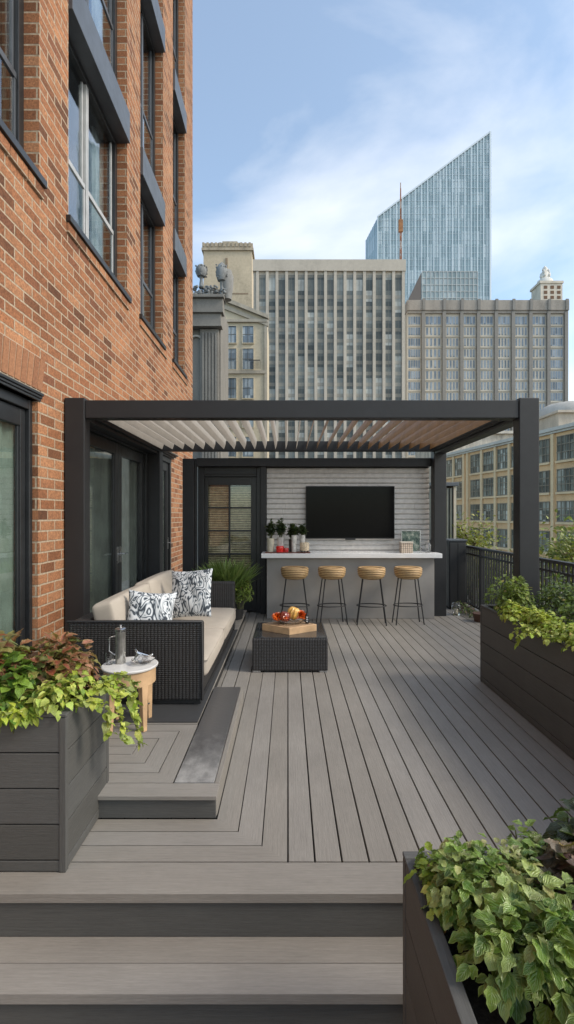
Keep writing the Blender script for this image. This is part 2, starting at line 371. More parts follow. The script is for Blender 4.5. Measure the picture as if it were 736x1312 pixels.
for i in range(3):                                    # mitred border that wraps the low platform
    rr = (random.random(),)*3; g_ = .003
    mt_.prism([(WX, ys[i]+g_), (xs[i]-g_, ys[i]+g_), (xs[i+1]+g_, ys[i+1]-g_), (WX, ys[i+1]-g_)], -.03, -.0012, 0, rr, (1, 0))
    mt_.prism([(xs[i]-g_, ys[i]+g_), (xs[i]-g_, 9.24), (xs[i+1]+g_, 9.24), (xs[i+1]+g_, ys[i+1]-g_)], -.03, -.0012, 0, rr, (0, 1))
k = 1
while xs[3]-k*PIT > WX:
    a = xs[3]-(k-1)*PIT; dk.board(max(a-PIT, WX)+G, a-G, ys[3]+.05, 9.24, -.03, 0, 'y'); k += 1
dk.board(WX, 3.32, 2.177, 2.378-G, -.042, 0, 'x')     # nosing boards
dk.board(WX, 3.32, 2.065, 2.20, -.242, -.20, 'x'); dk.board(WX, 3.32, 1.93, 2.062, -.242, -.20, 'x')
dk.board(WX, 3.32, 1.81, 1.95, -.442, -.40, 'x'); dk.board(WX, 3.32, 1.67, 1.805, -.442, -.40, 'x')
y = 1.64
while y > -2.9: dk.board(WX, 3.3, y-.128, y, -.642, -.60, 'x'); y -= .134
struct(dk.build('deck', M['deck'], bevel=.0022)); struct(mt_.build('deck_border', M['deck']))
rs = MB()
rs.board(WX, 3.30, 2.19, 2.205, -.198, -.047, 'x'); rs.board(WX, 3.30, 1.948, 1.963, -.398, -.247, 'x'); rs.board(WX, 3.30, 1.69, 1.705, -.598, -.447, 'x')
struct(rs.build('step_risers', M['plank'], bevel=.002))

# low platform under the sofa
pf = MB(); ZP = .13
pg = MB(); pg.box(WX, -.40, 2.735, 4.40, .004, ZP-.03); pg.box(WX, -.68, 4.40, 8.0, .004, ZP-.03)
struct(pg.build('platform_core', M['gap']))
G2 = .0025
pf.board(WX, -.386, 2.70, 2.833, ZP-.022, ZP, 'x')
pf.board(-.415, -.388, 2.836, 4.42, ZP-.022, ZP, 'y')
pr_ = MB()
def ring(x1, ya, yb, wd, cap=True):                   # C-shaped course of the concentric boards, open to the wall
    r = (random.random(),)*3
    pr_.prism([(WX, ya+G2), (x1-G2, ya+G2), (x1-wd+G2, ya+wd-G2), (WX, ya+wd-G2)], ZP-.022, ZP-.0008, 0, r, (1, 0))
    pr_.prism([(x1-G2, ya+G2), (x1-G2, yb-G2), (x1-wd+G2, yb-wd+G2), (x1-wd+G2, ya+wd-G2)], ZP-.022, ZP-.0008, 0, r, (0, 1))
    pr_.prism([(WX, yb-wd+G2), (x1-wd+G2, yb-wd+G2), (x1-G2, yb-G2), (WX, yb-G2)], ZP-.022, ZP-.0008, 0, r, (1, 0))
ring(-.651, 2.836, 3.63, .112); ring(-.765, 2.950, 3.516, .112); ring(-.879, 3.064, 3.402, .112)
pf.board(WX, -.995, 3.180, 3.286, ZP-.022, ZP, 'x')
y = 3.64
while y < 7.9: pf.board(WX, -.66, y, min(y+.125, 8.0), ZP-.022, ZP, 'x'); y += .129
struct(pf.build('platform', M['deck'], bevel=.0018)); struct(pr_.build('platform_inlay', M['deck']))
pr = MB(); pr.board(-1.04, -.392, 2.715, 2.73, .003, ZP-.023, 'x')
struct(pr.build('platform_riser', M['plank'], bevel=.002))
pr = MB(); pr.board(-.407, -.390, 2.732, 4.42, .003, ZP-.023, 'y'); pr.board(-.69, -.39, 4.405, 4.418, .003, ZP-.023, 'x')
struct(pr.build('platform_side', M['deck'], bevel=.002))

# neighbouring lower roof beyond the railing
g = MB(); g.box(3.33, 24, -2, 26, -40, -2.2); struct(g.build('lower_roof', plain('roof_gravel', (.22, .21, .19), .95, 0, .3, 3)))
g = MB(); g.box(WX, 3.32, 9.27, 26, -40, -1.6); struct(g.build('rear_roof', plain('rear_roof_felt', (.16, .16, .15), .95, 0, .3, 2)))

# ================================================================ BRICK BUILDING
B = thing('brick_building', (-4, 5, -.6), 'red brick apartment building with tall black windows along the left of the terrace', 'building')
Y1 = 12.07; Y0 = -3.0; ZT = 15.5; ZB = -.6
holes = []                                            # (y0, y1, z0, z1, depth)
near_door = (2.2, 4.60, -.2, 2.70)
fd1 = (5.55, 8.12, .0, 2.72); fd2 = (8.16, 9.75, .0, 2.74)
bays = [(2.72, 4.62), (5.238, 7.146), (7.79, 9.20), (10.0, 11.15)]
levels = [(4.75, 6.95), (7.42, 10.15), (10.60, 13.35)]
for h in (near_door, fd1, fd2): holes.append(h)
for (a, b) in bays:
    for (c, d) in levels: holes.append((a, b, c, d if d < 13 else 13.35))
    holes.append((a, b, 6.95, 7.42)); holes.append((a, b, 10.15, 10.60)); holes.append((a, b, 13.35, 13.8))
holes += [(-1.6, 1.5, 4.75, 6.95), (-1.6, 1.5, 7.42, 10.15)]
yc = sorted({Y0, Y1} | {v for h in holes for v in h[:2]}); zc = sorted({ZB, ZT} | {v for h in holes for v in h[2:4]})
def inhole(y, z): return any(h[0] < y < h[1] and h[2] < z < h[3] for h in holes)
wm = MB(); DW = .14
for i in range(len(yc)-1):
    for j in range(len(zc)-1):
        a, b, c, d = yc[i], yc[i+1], zc[j], zc[j+1]; ym, zm = (a+b)/2, (c+d)/2
        if not inhole(ym, zm): wm.add([(WX,a,c),(WX,b,c),(WX,b,d),(WX,a,d)], [(0,1,2,3)])
        else:
            X2 = WX-DW-.2
            if not inhole(a-.01, zm): wm.add([(WX,a,c),(WX,a,d),(X2,a,d),(X2,a,c)], [(0,1,2,3)])
            if not inhole(b+.01, zm): wm.add([(WX,b,c),(X2,b,c),(X2,b,d),(WX,b,d)], [(0,1,2,3)])
            if not inhole(ym, c-.01): wm.add([(WX,a,c),(X2,a,c),(X2,b,c),(WX,b,c)], [(0,1,2,3)])
            if not inhole(ym, d+.01): wm.add([(WX,a,d),(WX,b,d),(X2,b,d),(X2,a,d)], [(0,1,2,3)])
wm.add([(WX,Y1,ZB),(-14,Y1,ZB),(-14,Y1,ZT),(WX,Y1,ZT)], [(0,1,2,3)])
wm.add([(WX,Y0,ZB),(-14,Y0,ZB),(-14,Y0,ZT),(WX,Y0,ZT)], [(3,2,1,0)])
wm.add([(-14,Y0,ZB),(-14,Y1,ZB),(-14,Y1,ZT),(-14,Y0,ZT)], [(3,2,1,0)])
wm.build('wall', M['brick'], B)
c_ = MB(); c_.box(-13.9, WX-.95, Y0+.1, Y1-.1, ZB, ZT-.05); c_.build('interior', M['inner'], B)
c_ = MB(); c_.box(-14.1, WX+.08, Y0-.1, Y1+.1, ZT, ZT+.3); c_.build('roof_coping', M['panel'], B)
c_ = MB(); c_.box(-14, WX-.02, Y0+.02, Y1-.02, -40, ZB); c_.build('basement', plain('lower_brick', (.28, .11, .06), .9), B)

def curtain_strip(mb, x, ya, yb, z0, z1, amp=.02, fq=34):
    n = int((yb-ya)/.018)+2; v = []
    for i in range(n):
        y = ya+(yb-ya)*i/(n-1); xx = x+amp*math.sin(y*fq)+amp*.5*math.sin(y*fq*2.3+1)
        v += [(xx,y,z0),(xx+.004*math.sin(y*50),y,z1)]
    mb.add(v, [(2*i,2*i+2,2*i+3,2*i+1) for i in range(n-1)])
def sash_window(y0, y1, z0, z1, light=False, big=True):
    fx = WX-DW; ft = .055; ym = y0+(y1-y0)*.46; zm = z0+(z1-z0)*.40
    f = MB()
    f.box(fx-.09, fx, y0, y0+ft, z0, z1); f.box(fx-.09, fx, y1-ft*1.6, y1, z0, z1)
    f.box(fx-.09, fx-.001, y0+ft, y1-ft*1.6, z1-ft, z1); f.box(fx-.09, fx-.001, y0+ft, y1-ft*1.6, z0, z0+ft)
    f.box(fx-.09, fx-.05, ym-.045, ym+.045, z0+ft, z1-ft)
    wo = f.build('window', M['frame'], B, bevel=.004)
    m = MB(); lm = M['lightframe'] if light else M['panel']
    m.box(fx-.052, fx-.012, ym-.035, ym-.004, z0+ft, z1-ft); m.box(fx-.052, fx-.012, ym+.004, ym+.035, z0+ft, z1-ft)
    for (a, b) in ((y0+ft, ym-.045), (ym+.045, y1-ft*1.6)):
        m.box(fx-.05, fx-.02, a, b, zm-.03, zm+.03); m.box(fx-.05, fx-.025, a, a+.03, z0+ft, zm-.03); m.box(fx-.05, fx-.025, b-.03, b, z0+ft, zm-.03)
        m.box(fx-.07, fx-.045, a, a+.03, zm+.03, z1-ft); m.box(fx-.07, fx-.045, b-.03, b, zm+.03, z1-ft); m.box(fx-.05, fx-.025, a+.03, b-.03, z0+ft, z0+ft+.04)
    m.build('sash', lm, wo, bevel=.003)
    p = MB()
    p.box(fx-.062, fx-.056, y0+ft, y1-ft*1.6, zm, z1-ft); p.box(fx-.040, fx-.034, y0+ft, y1-ft*1.6, z0+ft, zm); p.build('pane', M['pane'], wo)
    c = MB(); curtain_strip(c, fx-.2, y0+.05, ym-.12, z0, z1); curtain_strip(c, fx-.2, y1-.35, y1-.05, z0, z1); c.build('curtain', M['white_curtain'], wo)
for bi, (a, b) in enumerate(bays):
    for li, (c, d) in enumerate(levels):
        sash_window(a, b, c, d, light=(bi == 1 and li == 0))
        s = MB(); s.box(WX-DW-.10, WX+.045, a-.0, b+.0, d+.012, d+.445); s.build('spandrel_panel', M['panel'], B, bevel=.006)
    s = MB(); s.box(WX-DW-.02, WX+.05, a-.06, b+.06, levels[0][0]-.05, levels[0][0]+.02); s.build('window_sill', M['frame'], B, bevel=.006)
    s = MB(); q = a-.05
    while q < b+.02:
        s.box(WX-.01, WX+.025, q, q+.275, levels[0][0]-.155, levels[0][0]-.055); q += .287
    s.build('sill_course', M['brick'], B, bevel=.004)
for (c, d) in ((4.75, 6.95), (7.42, 10.15)): sash_window(-1.6, 1.5, c, d)
# soldier arch over the near door
s = MB(); q = 2.0
while q < 4.60:
    lean = (q-3.3)*.05
    s.add([(WX-.01,q,2.80),(WX-.01,q+.082,2.80),(WX-.01,q+.082+lean,3.10),(WX-.01,q+lean,3.10),
           (WX+.014,q,2.80),(WX+.014,q+.082,2.80),(WX+.014,q+.082+lean,3.10),(WX+.014,q+lean,3.10)],
          [(3,2,1,0),(4,5,6,7),(0,1,5,4),(1,2,6,5),(2,3,7,6),(3,0,4,7)], 0, None, (random.random(),)*3); q += .095
sm, nt_, b_ = new_mat('soldier_brick'); at_ = N(nt_, 'ShaderNodeAttribute'); at_.attribute_name = 'tint'
nt_.links.new(mix(nt_, .5, ramp(nt_, at_.outputs['Fac'], [(0, (.26, .115, .058)), (1, (.40, .195, .10))]), ramp(nt_, noise(nt_, objc(nt_), 50, 5, .7), [(.3, (.2,.2,.2)), (.7, (.8,.8,.76))]), 'OVERLAY'), b_.inputs['Base Color']); b_.inputs['Roughness'].default_value = .9
s.build('soldier_course', sm, B, bevel=.003)
s = MB(); s.box(WX-.01, WX+.006, 1.95, 4.62, 2.79, 3.11); s.build('mortar_bed', plain('mortar', (.42, .35, .26), .95, 0, .15, 30), B)

def glazed_door(y0, y1, z0, z1, splits, name='french_door', curt='curtain', inset=DW, st=.125, fr=.09):
    fx = WX-inset; f = MB()
    f.box(fx-.10, fx+.02, y0, y0+.07, z0, z1); f.box(fx-.10, fx+.02, y1-fr, y1, z0, z1); f.box(fx-.10, fx+.019, y0+.07, y1-fr, z1-.09, z1); f.box(fx-.10, fx+.04, y0+.07, y1-fr, z0, z0+.06)
    d = f.build(name, M['frame'], B, bevel=.006)
    n = len(splits)-1
    for i in range(n):
        a, b = y0+.07+(y1-y0-.07-fr)*splits[i]+.004, y0+.07+(y1-y0-.07-fr)*splits[i+1]-.004
        l = MB()
        l.box(fx-.07, fx-.015, a, a+st, z0+.065, z1-.095); l.box(fx-.07, fx-.015, b-st, b, z0+.065, z1-.095)
        l.box(fx-.07, fx-.016, a+st, b-st, z1-.25, z1-.095); l.box(fx-.07, fx-.016, a+st, b-st, z0+.065, z0+.28)
        for (u, v) in ((a+st, a+st+.02), (b-st-.02, b-st)): l.box(fx-.055, fx-.028, u, v, z0+.28, z1-.25)
        l.build('door_leaf', M['frame'], d, bevel=.005)
        p = MB(); p.box(fx-.050, fx-.042, a+st, b-st, z0+.28, z1-.25); p.build('pane', M['doorpane'], d)
        hd = MB(); hy = b-.05 if i % 2 == 0 else a+.05
        hd.box(fx-.015, fx-.004, hy-.022, hy+.022, 1.00, 1.22)
        hd.tube([(fx-.004, hy, 1.12), (fx+.05, hy, 1.12), (fx+.055, hy+(-.12 if i % 2 == 0 else .12), 1.12)], .009, 8)
        hd.build('handle', M['steel'], d, smooth=True)
        c = MB(); curtain_strip(c, fx-.10, a, b, z0+.05, z1-.1, .022, 30); c.build('curtain', M[curt], d)
    return d
M['green_curtain'] = plain('pale_green_curtain', (.24, .29, .26), .9, 0, .2, 4)
glazed_door(*near_door, [0, .5, 1], 'patio_door', 'green_curtain', inset=.07, st=.085, fr=.055)
glazed_door(*fd1, [0, .5, 1], inset=-.005); glazed_door(*fd2, [0, 1], inset=-.005)
for (a, b, z, e) in ((2.1, 4.635, 2.70, .022), (8.18, 9.85, 2.745, .10)):
    s = MB()
    s.box(WX-.14, WX+e*.6, a, b, z, z+.025); s.box(WX-.14, WX+e, a-.01, b+.01, z+.026, z+.05); s.box(WX-.14, WX+e*1.4, a-.02, b+.02, z+.051, z+.08)
    s.build('cornice', M['frame'], B, bevel=.006)
s = MB(); s.box(WX+.002, WX+.06, 5.3, 8.15, 2.725, 2.84); s.build('door_head', M['frame'], B, bevel=.005)

# ================================================================ PERGOLA
FD = 5.12; BD = 8.15
P = thing('pergola', (.1, 6.6, 0), 'black louvred aluminium pergola standing over the lounge and bar', 'pergola')
for (a, b) in ((-2.31, -2.065), (2.355, 2.60)):
    s = MB(); s.box(a, b, FD-.02, FD+.17, .001, .012); s.build('base_plate', M['black'], P, bevel=.002)
for (a, b, c, d) in ((-2.29, -2.085, FD, FD+.15), (2.375, 2.58, FD, FD+.15), (-2.29, -2.085, BD, BD+.2), (2.39, 2.59, BD, BD+.2)):
    s = MB(); s.box(a, b, c, d, 0, 2.855 if c < 6 else 2.86); s.build('post', M['black'], P, bevel=.008)
s = MB(); s.box(-2.083, 2.373, FD+.012, FD+.16, 2.648, 2.832); s.build('beam', M['black'], P, bevel=.006)
s = MB(); s.box(-2.083, 2.388, BD+.01, BD+.15, 2.70, 2.86); s.build('beam', M['black'], P, bevel=.006)
s = MB(); s.box(-2.28, -2.12, FD+.152, BD-.002, 2.65, 2.835); s.box(-2.118, -2.075, FD+.165, BD-.01, 2.69, 2.73); s.build('beam', M['black'], P, bevel=.006)
s = MB(); s.box(2.40, 2.56, FD+.152, BD-.002, 2.65, 2.835); s.box(2.357, 2.398, FD+.165, BD-.01, 2.69, 2.73); s.build('beam', M['black'], P, bevel=.006)
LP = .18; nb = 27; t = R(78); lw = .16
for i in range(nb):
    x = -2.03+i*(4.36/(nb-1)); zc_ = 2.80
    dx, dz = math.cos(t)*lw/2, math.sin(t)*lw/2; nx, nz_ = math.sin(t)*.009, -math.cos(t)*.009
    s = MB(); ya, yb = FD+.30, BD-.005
    # slim aerofoil: light on the side towards +X, brown on the other, where brick bounce and shade are put into the colour
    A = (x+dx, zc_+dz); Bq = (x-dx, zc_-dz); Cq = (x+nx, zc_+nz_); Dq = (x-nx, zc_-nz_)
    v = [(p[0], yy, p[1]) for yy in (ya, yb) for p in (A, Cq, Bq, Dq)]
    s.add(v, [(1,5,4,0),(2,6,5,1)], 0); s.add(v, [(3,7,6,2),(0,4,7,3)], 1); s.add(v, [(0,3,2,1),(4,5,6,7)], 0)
    s.build('louver', [M['louver'], M['louver_bounce']], P)

# ================================================================ REAR WALL WITH DOOR
WD = 8.45
Wt = thing('bar_wall', (.4, WD, 0), 'black framed rear wall with ribbed pale stone tiles behind the bar', 'wall')
s = MB(); r_ = 0; z = .02; TH = .0865
while z < 2.43:
    x = -.40 + random.uniform(-.4, 0)
    while x < 2.38:
        wd_ = random.uniform(.55, .95); x0 = max(x, -.355); x1 = min(x+wd_, 2.385)
        if x1 > x0+.03:
            o_ = random.uniform(0, .008)
            ya, yb = WD-.026-o_*.5, WD-.036-o_*.5
            zz0, zz1 = z+.002, z+TH-.002
            prof = [(WD+.01, zz0), (ya, zz0), (yb-.003, zz0+.02), (yb, zz0+.034), (ya-.006, zz1-.022), (ya+.006, zz1), (WD+.01, zz1)]
            n = len(prof); v = [(xx, p[0], p[1]) for xx in (x0+.0012, x1-.0012) for p in prof]
            s.add(v, [tuple(range(n)), tuple(range(2*n-1, n-1, -1))]+[(i, n+i, n+(i+1)%n, (i+1)%n) for i in range(n)])
        x += wd_
    z += TH
s.build('stone_tiles', M['tile'], Wt)
s = MB(); s.box(-.36, 2.39, WD+.012, WD+.2, 0, 2.46); s.build('backing', M['black'], Wt)
s = MB(); s.box(-1.52, 2.388, WD-.14, WD+.2, 2.462, 2.60); s.build('head_beam', M['black'], Wt, bevel=.005)
s = MB(); s.box(-.455, -.362, WD-.12, WD+.2, 0, 2.46); s.build('frame_post', M['black'], Wt, bevel=.005)
s = MB(); s.box(-1.74, -1.545, WD-.2, WD-.12, 0, 2.585); s.box(-1.54, -1.515, WD-.18, WD-.1, 0, 2.585); s.build('shutter_panel', M['black'], Wt, bevel=.006)
s = MB()
s.box(-1.515, -1.41, WD-.02, WD+.15, 0, 2.46); s.box(-.53, -.457, WD-.02, WD+.15, 0, 2.46); s.box(-1.408, -.532, WD-.02, WD+.15, 2.30, 2.46); s.box(-1.408, -.532, WD-.045, WD-.022, 2.34, 2.38)
dr = s.build('door', M['frame'], Wt, bevel=.005)
s = MB(); dy0, dy1 = WD+.02, WD+.07; gx0, gx1 = -1.355, -.625
s.box(-1.408, gx0, dy0, dy1, .02, 2.298); s.box(gx1, -.532, dy0, dy1, .02, 2.298); s.box(gx0, gx1, dy0, dy1, 2.16, 2.298); s.box(gx0, gx1, dy0, dy1, .02, .35)
s.box(-1.005, -.975, dy0+.002, dy1-.002, .35, 2.16)
for zq in (1.775, 1.385, .99, .66): s.box(gx0, gx1, dy0+.003, dy1-.003, zq-.014, zq+.014)
s.build('door_leaf', M['frame'], dr, bevel=.004)
s = MB(); z = .36
while z < 2.16: s.tube([(gx0, dy1+.035, z), (gx1, dy1+.035, z)], .018, 6, c=(random.random(),)*3); z += .040
s.build('blind', M['blind'], dr, smooth=True)
s = MB(); s.box(gx0, gx1, dy0+.022, dy0+.028, .35, 2.16); s.build('pane', M['doorpane'], dr)
s = MB(); s.box(-1.41, -.53, WD+.149, WD+.2, 0, 2.46); s.build('door_backing', M['inner'], Wt)

# ================================================================ BAR
Bt = thing('bar_counter', (1, 8.1, 0), 'long grey rendered bar counter with a white stone top', 'bar counter')
s = MB(); s.box(-.335, 2.33, 7.94, WD-.045, .001, .972); s.build('bar_front', M['bar'], Bt, bevel=.006)
s = MB(); s.box(-.417, 2.43, 7.85, WD-.045, .974, 1.045); s.build('countertop', M['quartz'], Bt, bevel=.005)

T = thing('television', (1.04, 8.40, 1.25), 'large black flat television mounted on the pale tiled wall above the bar', 'television')
s = MB(); s.box(.30, 1.785, 8.345, 8.385, 1.256, 2.136); s.build('bezel', M['black'], T, bevel=.006)
s = MB(); s.box(.312, 1.773, 8.341, 8.346, 1.272, 2.124); s.build('screen', M['screen'], T)
s = MB(); s.box(.96, 1.13, 8.345, 8.375, 1.238, 1.258); s.build('sensor_bar', M['black'], T, bevel=.003)
s = MB(); s.box(.7, 1.4, 8.386, 8.402, 1.45, 1.95); s.build('wall_bracket', M['black'], T)

# stools
def rattan():
    m, nt, b = new_mat('rattan_strands'); oc = objc(nt); se = N(nt, 'ShaderNodeSeparateXYZ'); nt.links.new(oc, se.inputs[0])
    wv = math_(nt, 'ADD', se.outputs['Z'], math_(nt, 'MULTIPLY_ADD', noise(nt, oc, 7, 2), .016, -.008))
    sn_ = math_(nt, 'MULTIPLY_ADD', math_(nt, 'SINE', math_(nt, 'MULTIPLY', wv, 2*math.pi/.026)), .5, .5)
    c = ramp(nt, sn_, [(0, (.20, .11, .045)), (.5, (.50, .32, .14)), (1, (.66, .46, .24))])
    nt.links.new(mix(nt, .5, c, ramp(nt, noise(nt, oc, 30, 4, .6, (1,1,5)), [(.3, (.3,.3,.3)), (.7, (.75,.73,.7))]), 'OVERLAY'), b.inputs['Base Color'])
    b.inputs['Roughness'].default_value = .5; bump(nt, b, sn_, .006, 1); return m
M['rattan'] = rattan()
sx0, sy0 = .105, 7.58
S = thing('bar_stool', (sx0, sy0, 0), 'round rattan bar stool nearest the black door, first along the bar', 'bar stool', 'rattan bar stools lined up at the bar')
s = MB(); s.lathe([(.001,.682),(.12,.684),(.160,.696),(.190,.722),(.206,.765),(.211,.815),(.209,.845),(.198,.860),(.17,.858),(.10,.845),(.001,.840)], sx0, sy0, 32)
s.build('seat', M['rattan'], S, smooth=60)
for q in (35, 145, 215, 325):
    a = R(q); s = MB(); s.tube([(sx0+.155*math.cos(a), sy0+.12*math.sin(a), .71), (sx0+.265*math.cos(a), sy0+.17*math.sin(a), 0)], .0095, 8); s.build('leg', M['black'], S, smooth=True)
s = MB(); rr = []
for i in range(33):
    a = 2*math.pi*i/32; rr.append((sx0+.222*math.cos(a), sy0+.152*math.sin(a), .285))
s.tube(rr, .008, 8, cap=False); s.build('foot_ring', M['black'], S, smooth=True)
for i, (x, dyy, rz, lb) in enumerate(((.668, 0, .25, 'round rattan bar stool second along the bar from the black door'), (1.266, -.02, -.12, 'round rattan bar stool third along the bar, under the right half of the television'), (1.83, .02, .1, 'round rattan bar stool nearest the right end of the bar, under the photo frame'))):
    c = copy_tree(S); c.location = (x, sy0+dyy, 0); c.rotation_euler.z = rz; c['label'] = lb

# ================================================================ SOFA
So = thing('sofa', (-1.2, 5.2, ZP), 'black wicker outdoor sofa with beige cushions along the brick wall', 'sofa')
sy, ey, bx_, fx_ = 3.97, 6.50, -1.75, -.70
s = MB()
s.box(bx_, -.682, sy, sy+.12, ZP+.045, .795)                    # near arm
s.box(bx_, -.682, ey-.12, ey, ZP+.045, .795)                    # far arm
s.box(bx_, bx_+.13, sy+.121, ey-.121, ZP+.045, .793)            # back
s.box(bx_+.131, fx_, sy+.121, ey-.121, ZP+.045, .30)            # seat base
s.build('wicker_frame', M['wicker'], So, bevel=.018)
s = MB()
s.tube([(bx_-.004, sy, .803), (-.682, sy-.002, .803), (-.68, sy-.002, ZP+.05)], .010, 8); s.build('edge_trim', M['black'], So, smooth=True)
s = MB(); s.box(bx_+.02, -.695, sy+.02, ey-.02, ZP+.012, ZP+.045); s.build('plinth', M['black'], So, bevel=.004)
for (a, b) in ((-1.70, sy+.03), (-.75, sy+.03), (-1.70, ey-.08), (-.75, ey-.08)):
    s = MB(); s.box(a, a+.05, b, b+.05, ZP+.004, ZP+.013); s.build('foot', M['steel'], So)
mid = (sy+ey)/2
for (a, b) in ((sy+.125, mid), (mid, ey-.125)):
    s = MB(); s.soft(-1.135, (a+b)/2, .395, .475, (b-a)/2-.003, .085, .045, (.01, .004, .022), 12); c = s.build('seat_cushion', M['fabric'], So, smooth=80)
    p = MB(); zz = .395
    q = [(-1.61+.0, a+.01), (-.661, a+.01), (-.661, b-.01), (-1.61, b-.01), (-1.61, a+.01)]
    p.tube([(x_, y_, .455) for x_, y_ in q], .004, 6); p.build('piping', M['fabric'], c, smooth=True)
for i, (a, b) in enumerate(((sy+.13, mid), (mid, ey-.13))):
    s = MB(); mt = Matrix.Rotation(R(-13), 3, 'Y')
    s.soft(-1.485, (a+b)/2, .695+.02*i, .095, (b-a)/2-.004, .235, .035, (.018, .004, .010), 12, mt); s.build('back_cushion', M['fabric'], So, smooth=80)

def swirl_mat(name, seed, sc):
    m, nt, b = new_mat(name); oc = objc(nt)
    mp = N(nt, 'ShaderNodeMapping'); mp.inputs['Location'].default_value = (seed, seed*1.7, 0); mp.inputs['Scale'].default_value = (1.25, 1, .72); nt.links.new(oc, mp.inputs[0])
    nv = N(nt, 'ShaderNodeTexNoise'); nv.inputs['Scale'].default_value = sc; nv.inputs['Detail'].default_value = 1.2; nv.inputs['Distortion'].default_value = 2.2; nt.links.new(mp.outputs[0], nv.inputs['Vector'])
    f = math_(nt, 'MULTIPLY_ADD', math_(nt, 'SINE', math_(nt, 'MULTIPLY', nv.outputs['Fac'], 34.0)), .5, .5)
    c = ramp(nt, f, [(0, (.04, .05, .065)), (.16, (.07, .085, .10)), (.3, (.26, .30, .34)), (.5, (.42, .46, .49)), (.75, (.60, .63, .65)), (1, (.66, .68, .69))])
    nt.links.new(c, b.inputs['Base Color']); b.inputs['Roughness'].default_value = .85; bump(nt, b, noise(nt, oc, 500, 2), .0005); return m
def pillow(name, center, w_, h_, th, rotz, tilt, roll, mat, label, pinch=.06, lobes=0):
    mt = Matrix.Rotation(rotz, 3, 'Z') @ Matrix.Rotation(tilt, 3, 'X') @ Matrix.Rotation(roll, 3, 'Y'); n = 22; c = Vector(center)
    s = MB(); v = []
    for side in (-1, 1):
        for i in range(n+1):
            for j in range(n+1):
                u, q = 2*i/n-1, 2*j/n-1
                e = max(0, (1-abs(u)**2.6))*max(0, (1-abs(q)**2.6)); e = e**.62
                x = u*w_/2*(1-pinch*(1-abs(u))*0 - pinch*(1-q*q)*abs(u)**3); z = q*h_/2*(1-pinch*(1-u*u)*abs(q)**3)
                wr = .006*math.sin(9*u+5*q)*e
                p = mt @ Vector((x, side*(e*th/2+.002)+wr, z)); v.append(c+p)
    o = (n+1)**2; f = []
    for i in range(n):
        for j in range(n):
            a = i*(n+1)+j; f.append((a, a+n+1, a+n+2, a+1)); f.append((o+a, o+a+1, o+a+n+2, o+a+n+1))
    edge = [i*(n+1) for i in range(n+1)]+[n*(n+1)+j for j in range(1, n+1)]+[i*(n+1)+n for i in range(n-1, -1, -1)]+[j for j in range(n-1, 0, -1)]
    for i in range(len(edge)):
        a, b = edge[i], edge[(i+1) % len(edge)]; f.append((a, o+a, o+b, b))
    s.add(v, f)
    ob = s.build(name, mat, None, smooth=80)
    tag(ob, label, 'cushion', 'patterned scatter cushions on the sofa'); return ob
pillow('throw_pillow', (-1.05, 5.42, .80), .50, .52, .15, R(-18), R(-16), R(-6), swirl_mat('swirl_print', 1.0, 6.0), 'large square cushion with black and white swirl print leaning on the far seat')
pillow('throw_pillow', (-1.20, 4.36, .775), .42, .44, .17, R(14), R(-24), R(6), swirl_mat('swirl_print_small', 4.0, 6.4), 'small plump black and white swirl cushion just behind the near sofa arm', .10)

o = MB(); o.box(-1.78, -.66, 3.655, 6.6, ZP+.003, ZP+.008); tag(o.build('dark_sheet', M['mat']), 'flat charcoal sheet under the wicker sofa', 'mat')  # thin even charcoal sheet under the sofa and just before its near arm
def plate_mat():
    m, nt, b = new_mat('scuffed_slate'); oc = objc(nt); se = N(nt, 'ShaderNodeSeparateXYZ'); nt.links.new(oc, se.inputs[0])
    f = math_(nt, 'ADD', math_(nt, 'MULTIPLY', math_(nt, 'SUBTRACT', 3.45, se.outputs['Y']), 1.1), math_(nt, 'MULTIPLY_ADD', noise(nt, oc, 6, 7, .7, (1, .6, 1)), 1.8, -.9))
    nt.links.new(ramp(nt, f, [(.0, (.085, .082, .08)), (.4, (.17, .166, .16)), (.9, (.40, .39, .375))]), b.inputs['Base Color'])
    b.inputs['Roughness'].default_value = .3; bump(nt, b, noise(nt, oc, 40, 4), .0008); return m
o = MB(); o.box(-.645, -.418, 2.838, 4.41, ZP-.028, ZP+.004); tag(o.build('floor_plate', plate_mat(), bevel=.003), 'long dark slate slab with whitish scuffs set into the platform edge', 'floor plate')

# ================================================================ COFFEE TABLE
Ct = thing('coffee_table', (.025, 5.62, 0), 'square black wicker coffee table with a dark glass top', 'coffee table')
s = MB(); s.box(-.372, .421, 5.23, 6.01, .018, .357); s.build('wicker_body', M['wicker'], Ct, bevel=.010)
s = MB(); s.box(-.355, .404, 5.247, 5.993, .358, .364); s.build('glass_top', plain('smoked_glass', (.03, .031, .033), .12, 0, .3, 60), Ct, bevel=.002)
for (a, b) in ((-.365, 5.235), (.334, 5.235), (-.365, 5.95), (.334, 5.95)):
    s = MB(); s.box(a, a+.08, b, b+.05, .001, .019); s.build('foot', M['steel'], Ct)
tr = thing('wooden_tray', (.02, 5.56, .361), 'pale wooden tray block laid cornerwise on the wicker coffee table', 'tray')
ctr = Vector((.018, 5.60)); pts = [(.017, 5.36), (.322, 5.56), (.02, 5.82), (-.288, 5.585)]
s = MB(); s.prism(pts, .361, .437, 0); s.build('tray_body', M['wood'], tr, bevel=.004)
s = MB(); inn = [(ctr.x+(p[0]-ctr.x)*.9, ctr.y+(p[1]-ctr.y)*.9) for p in pts]; s.prism(inn, .438, .442); s.build('inlay', plain('inlay_wood', (.40, .27, .16), .6, 0, .2, 12), tr)
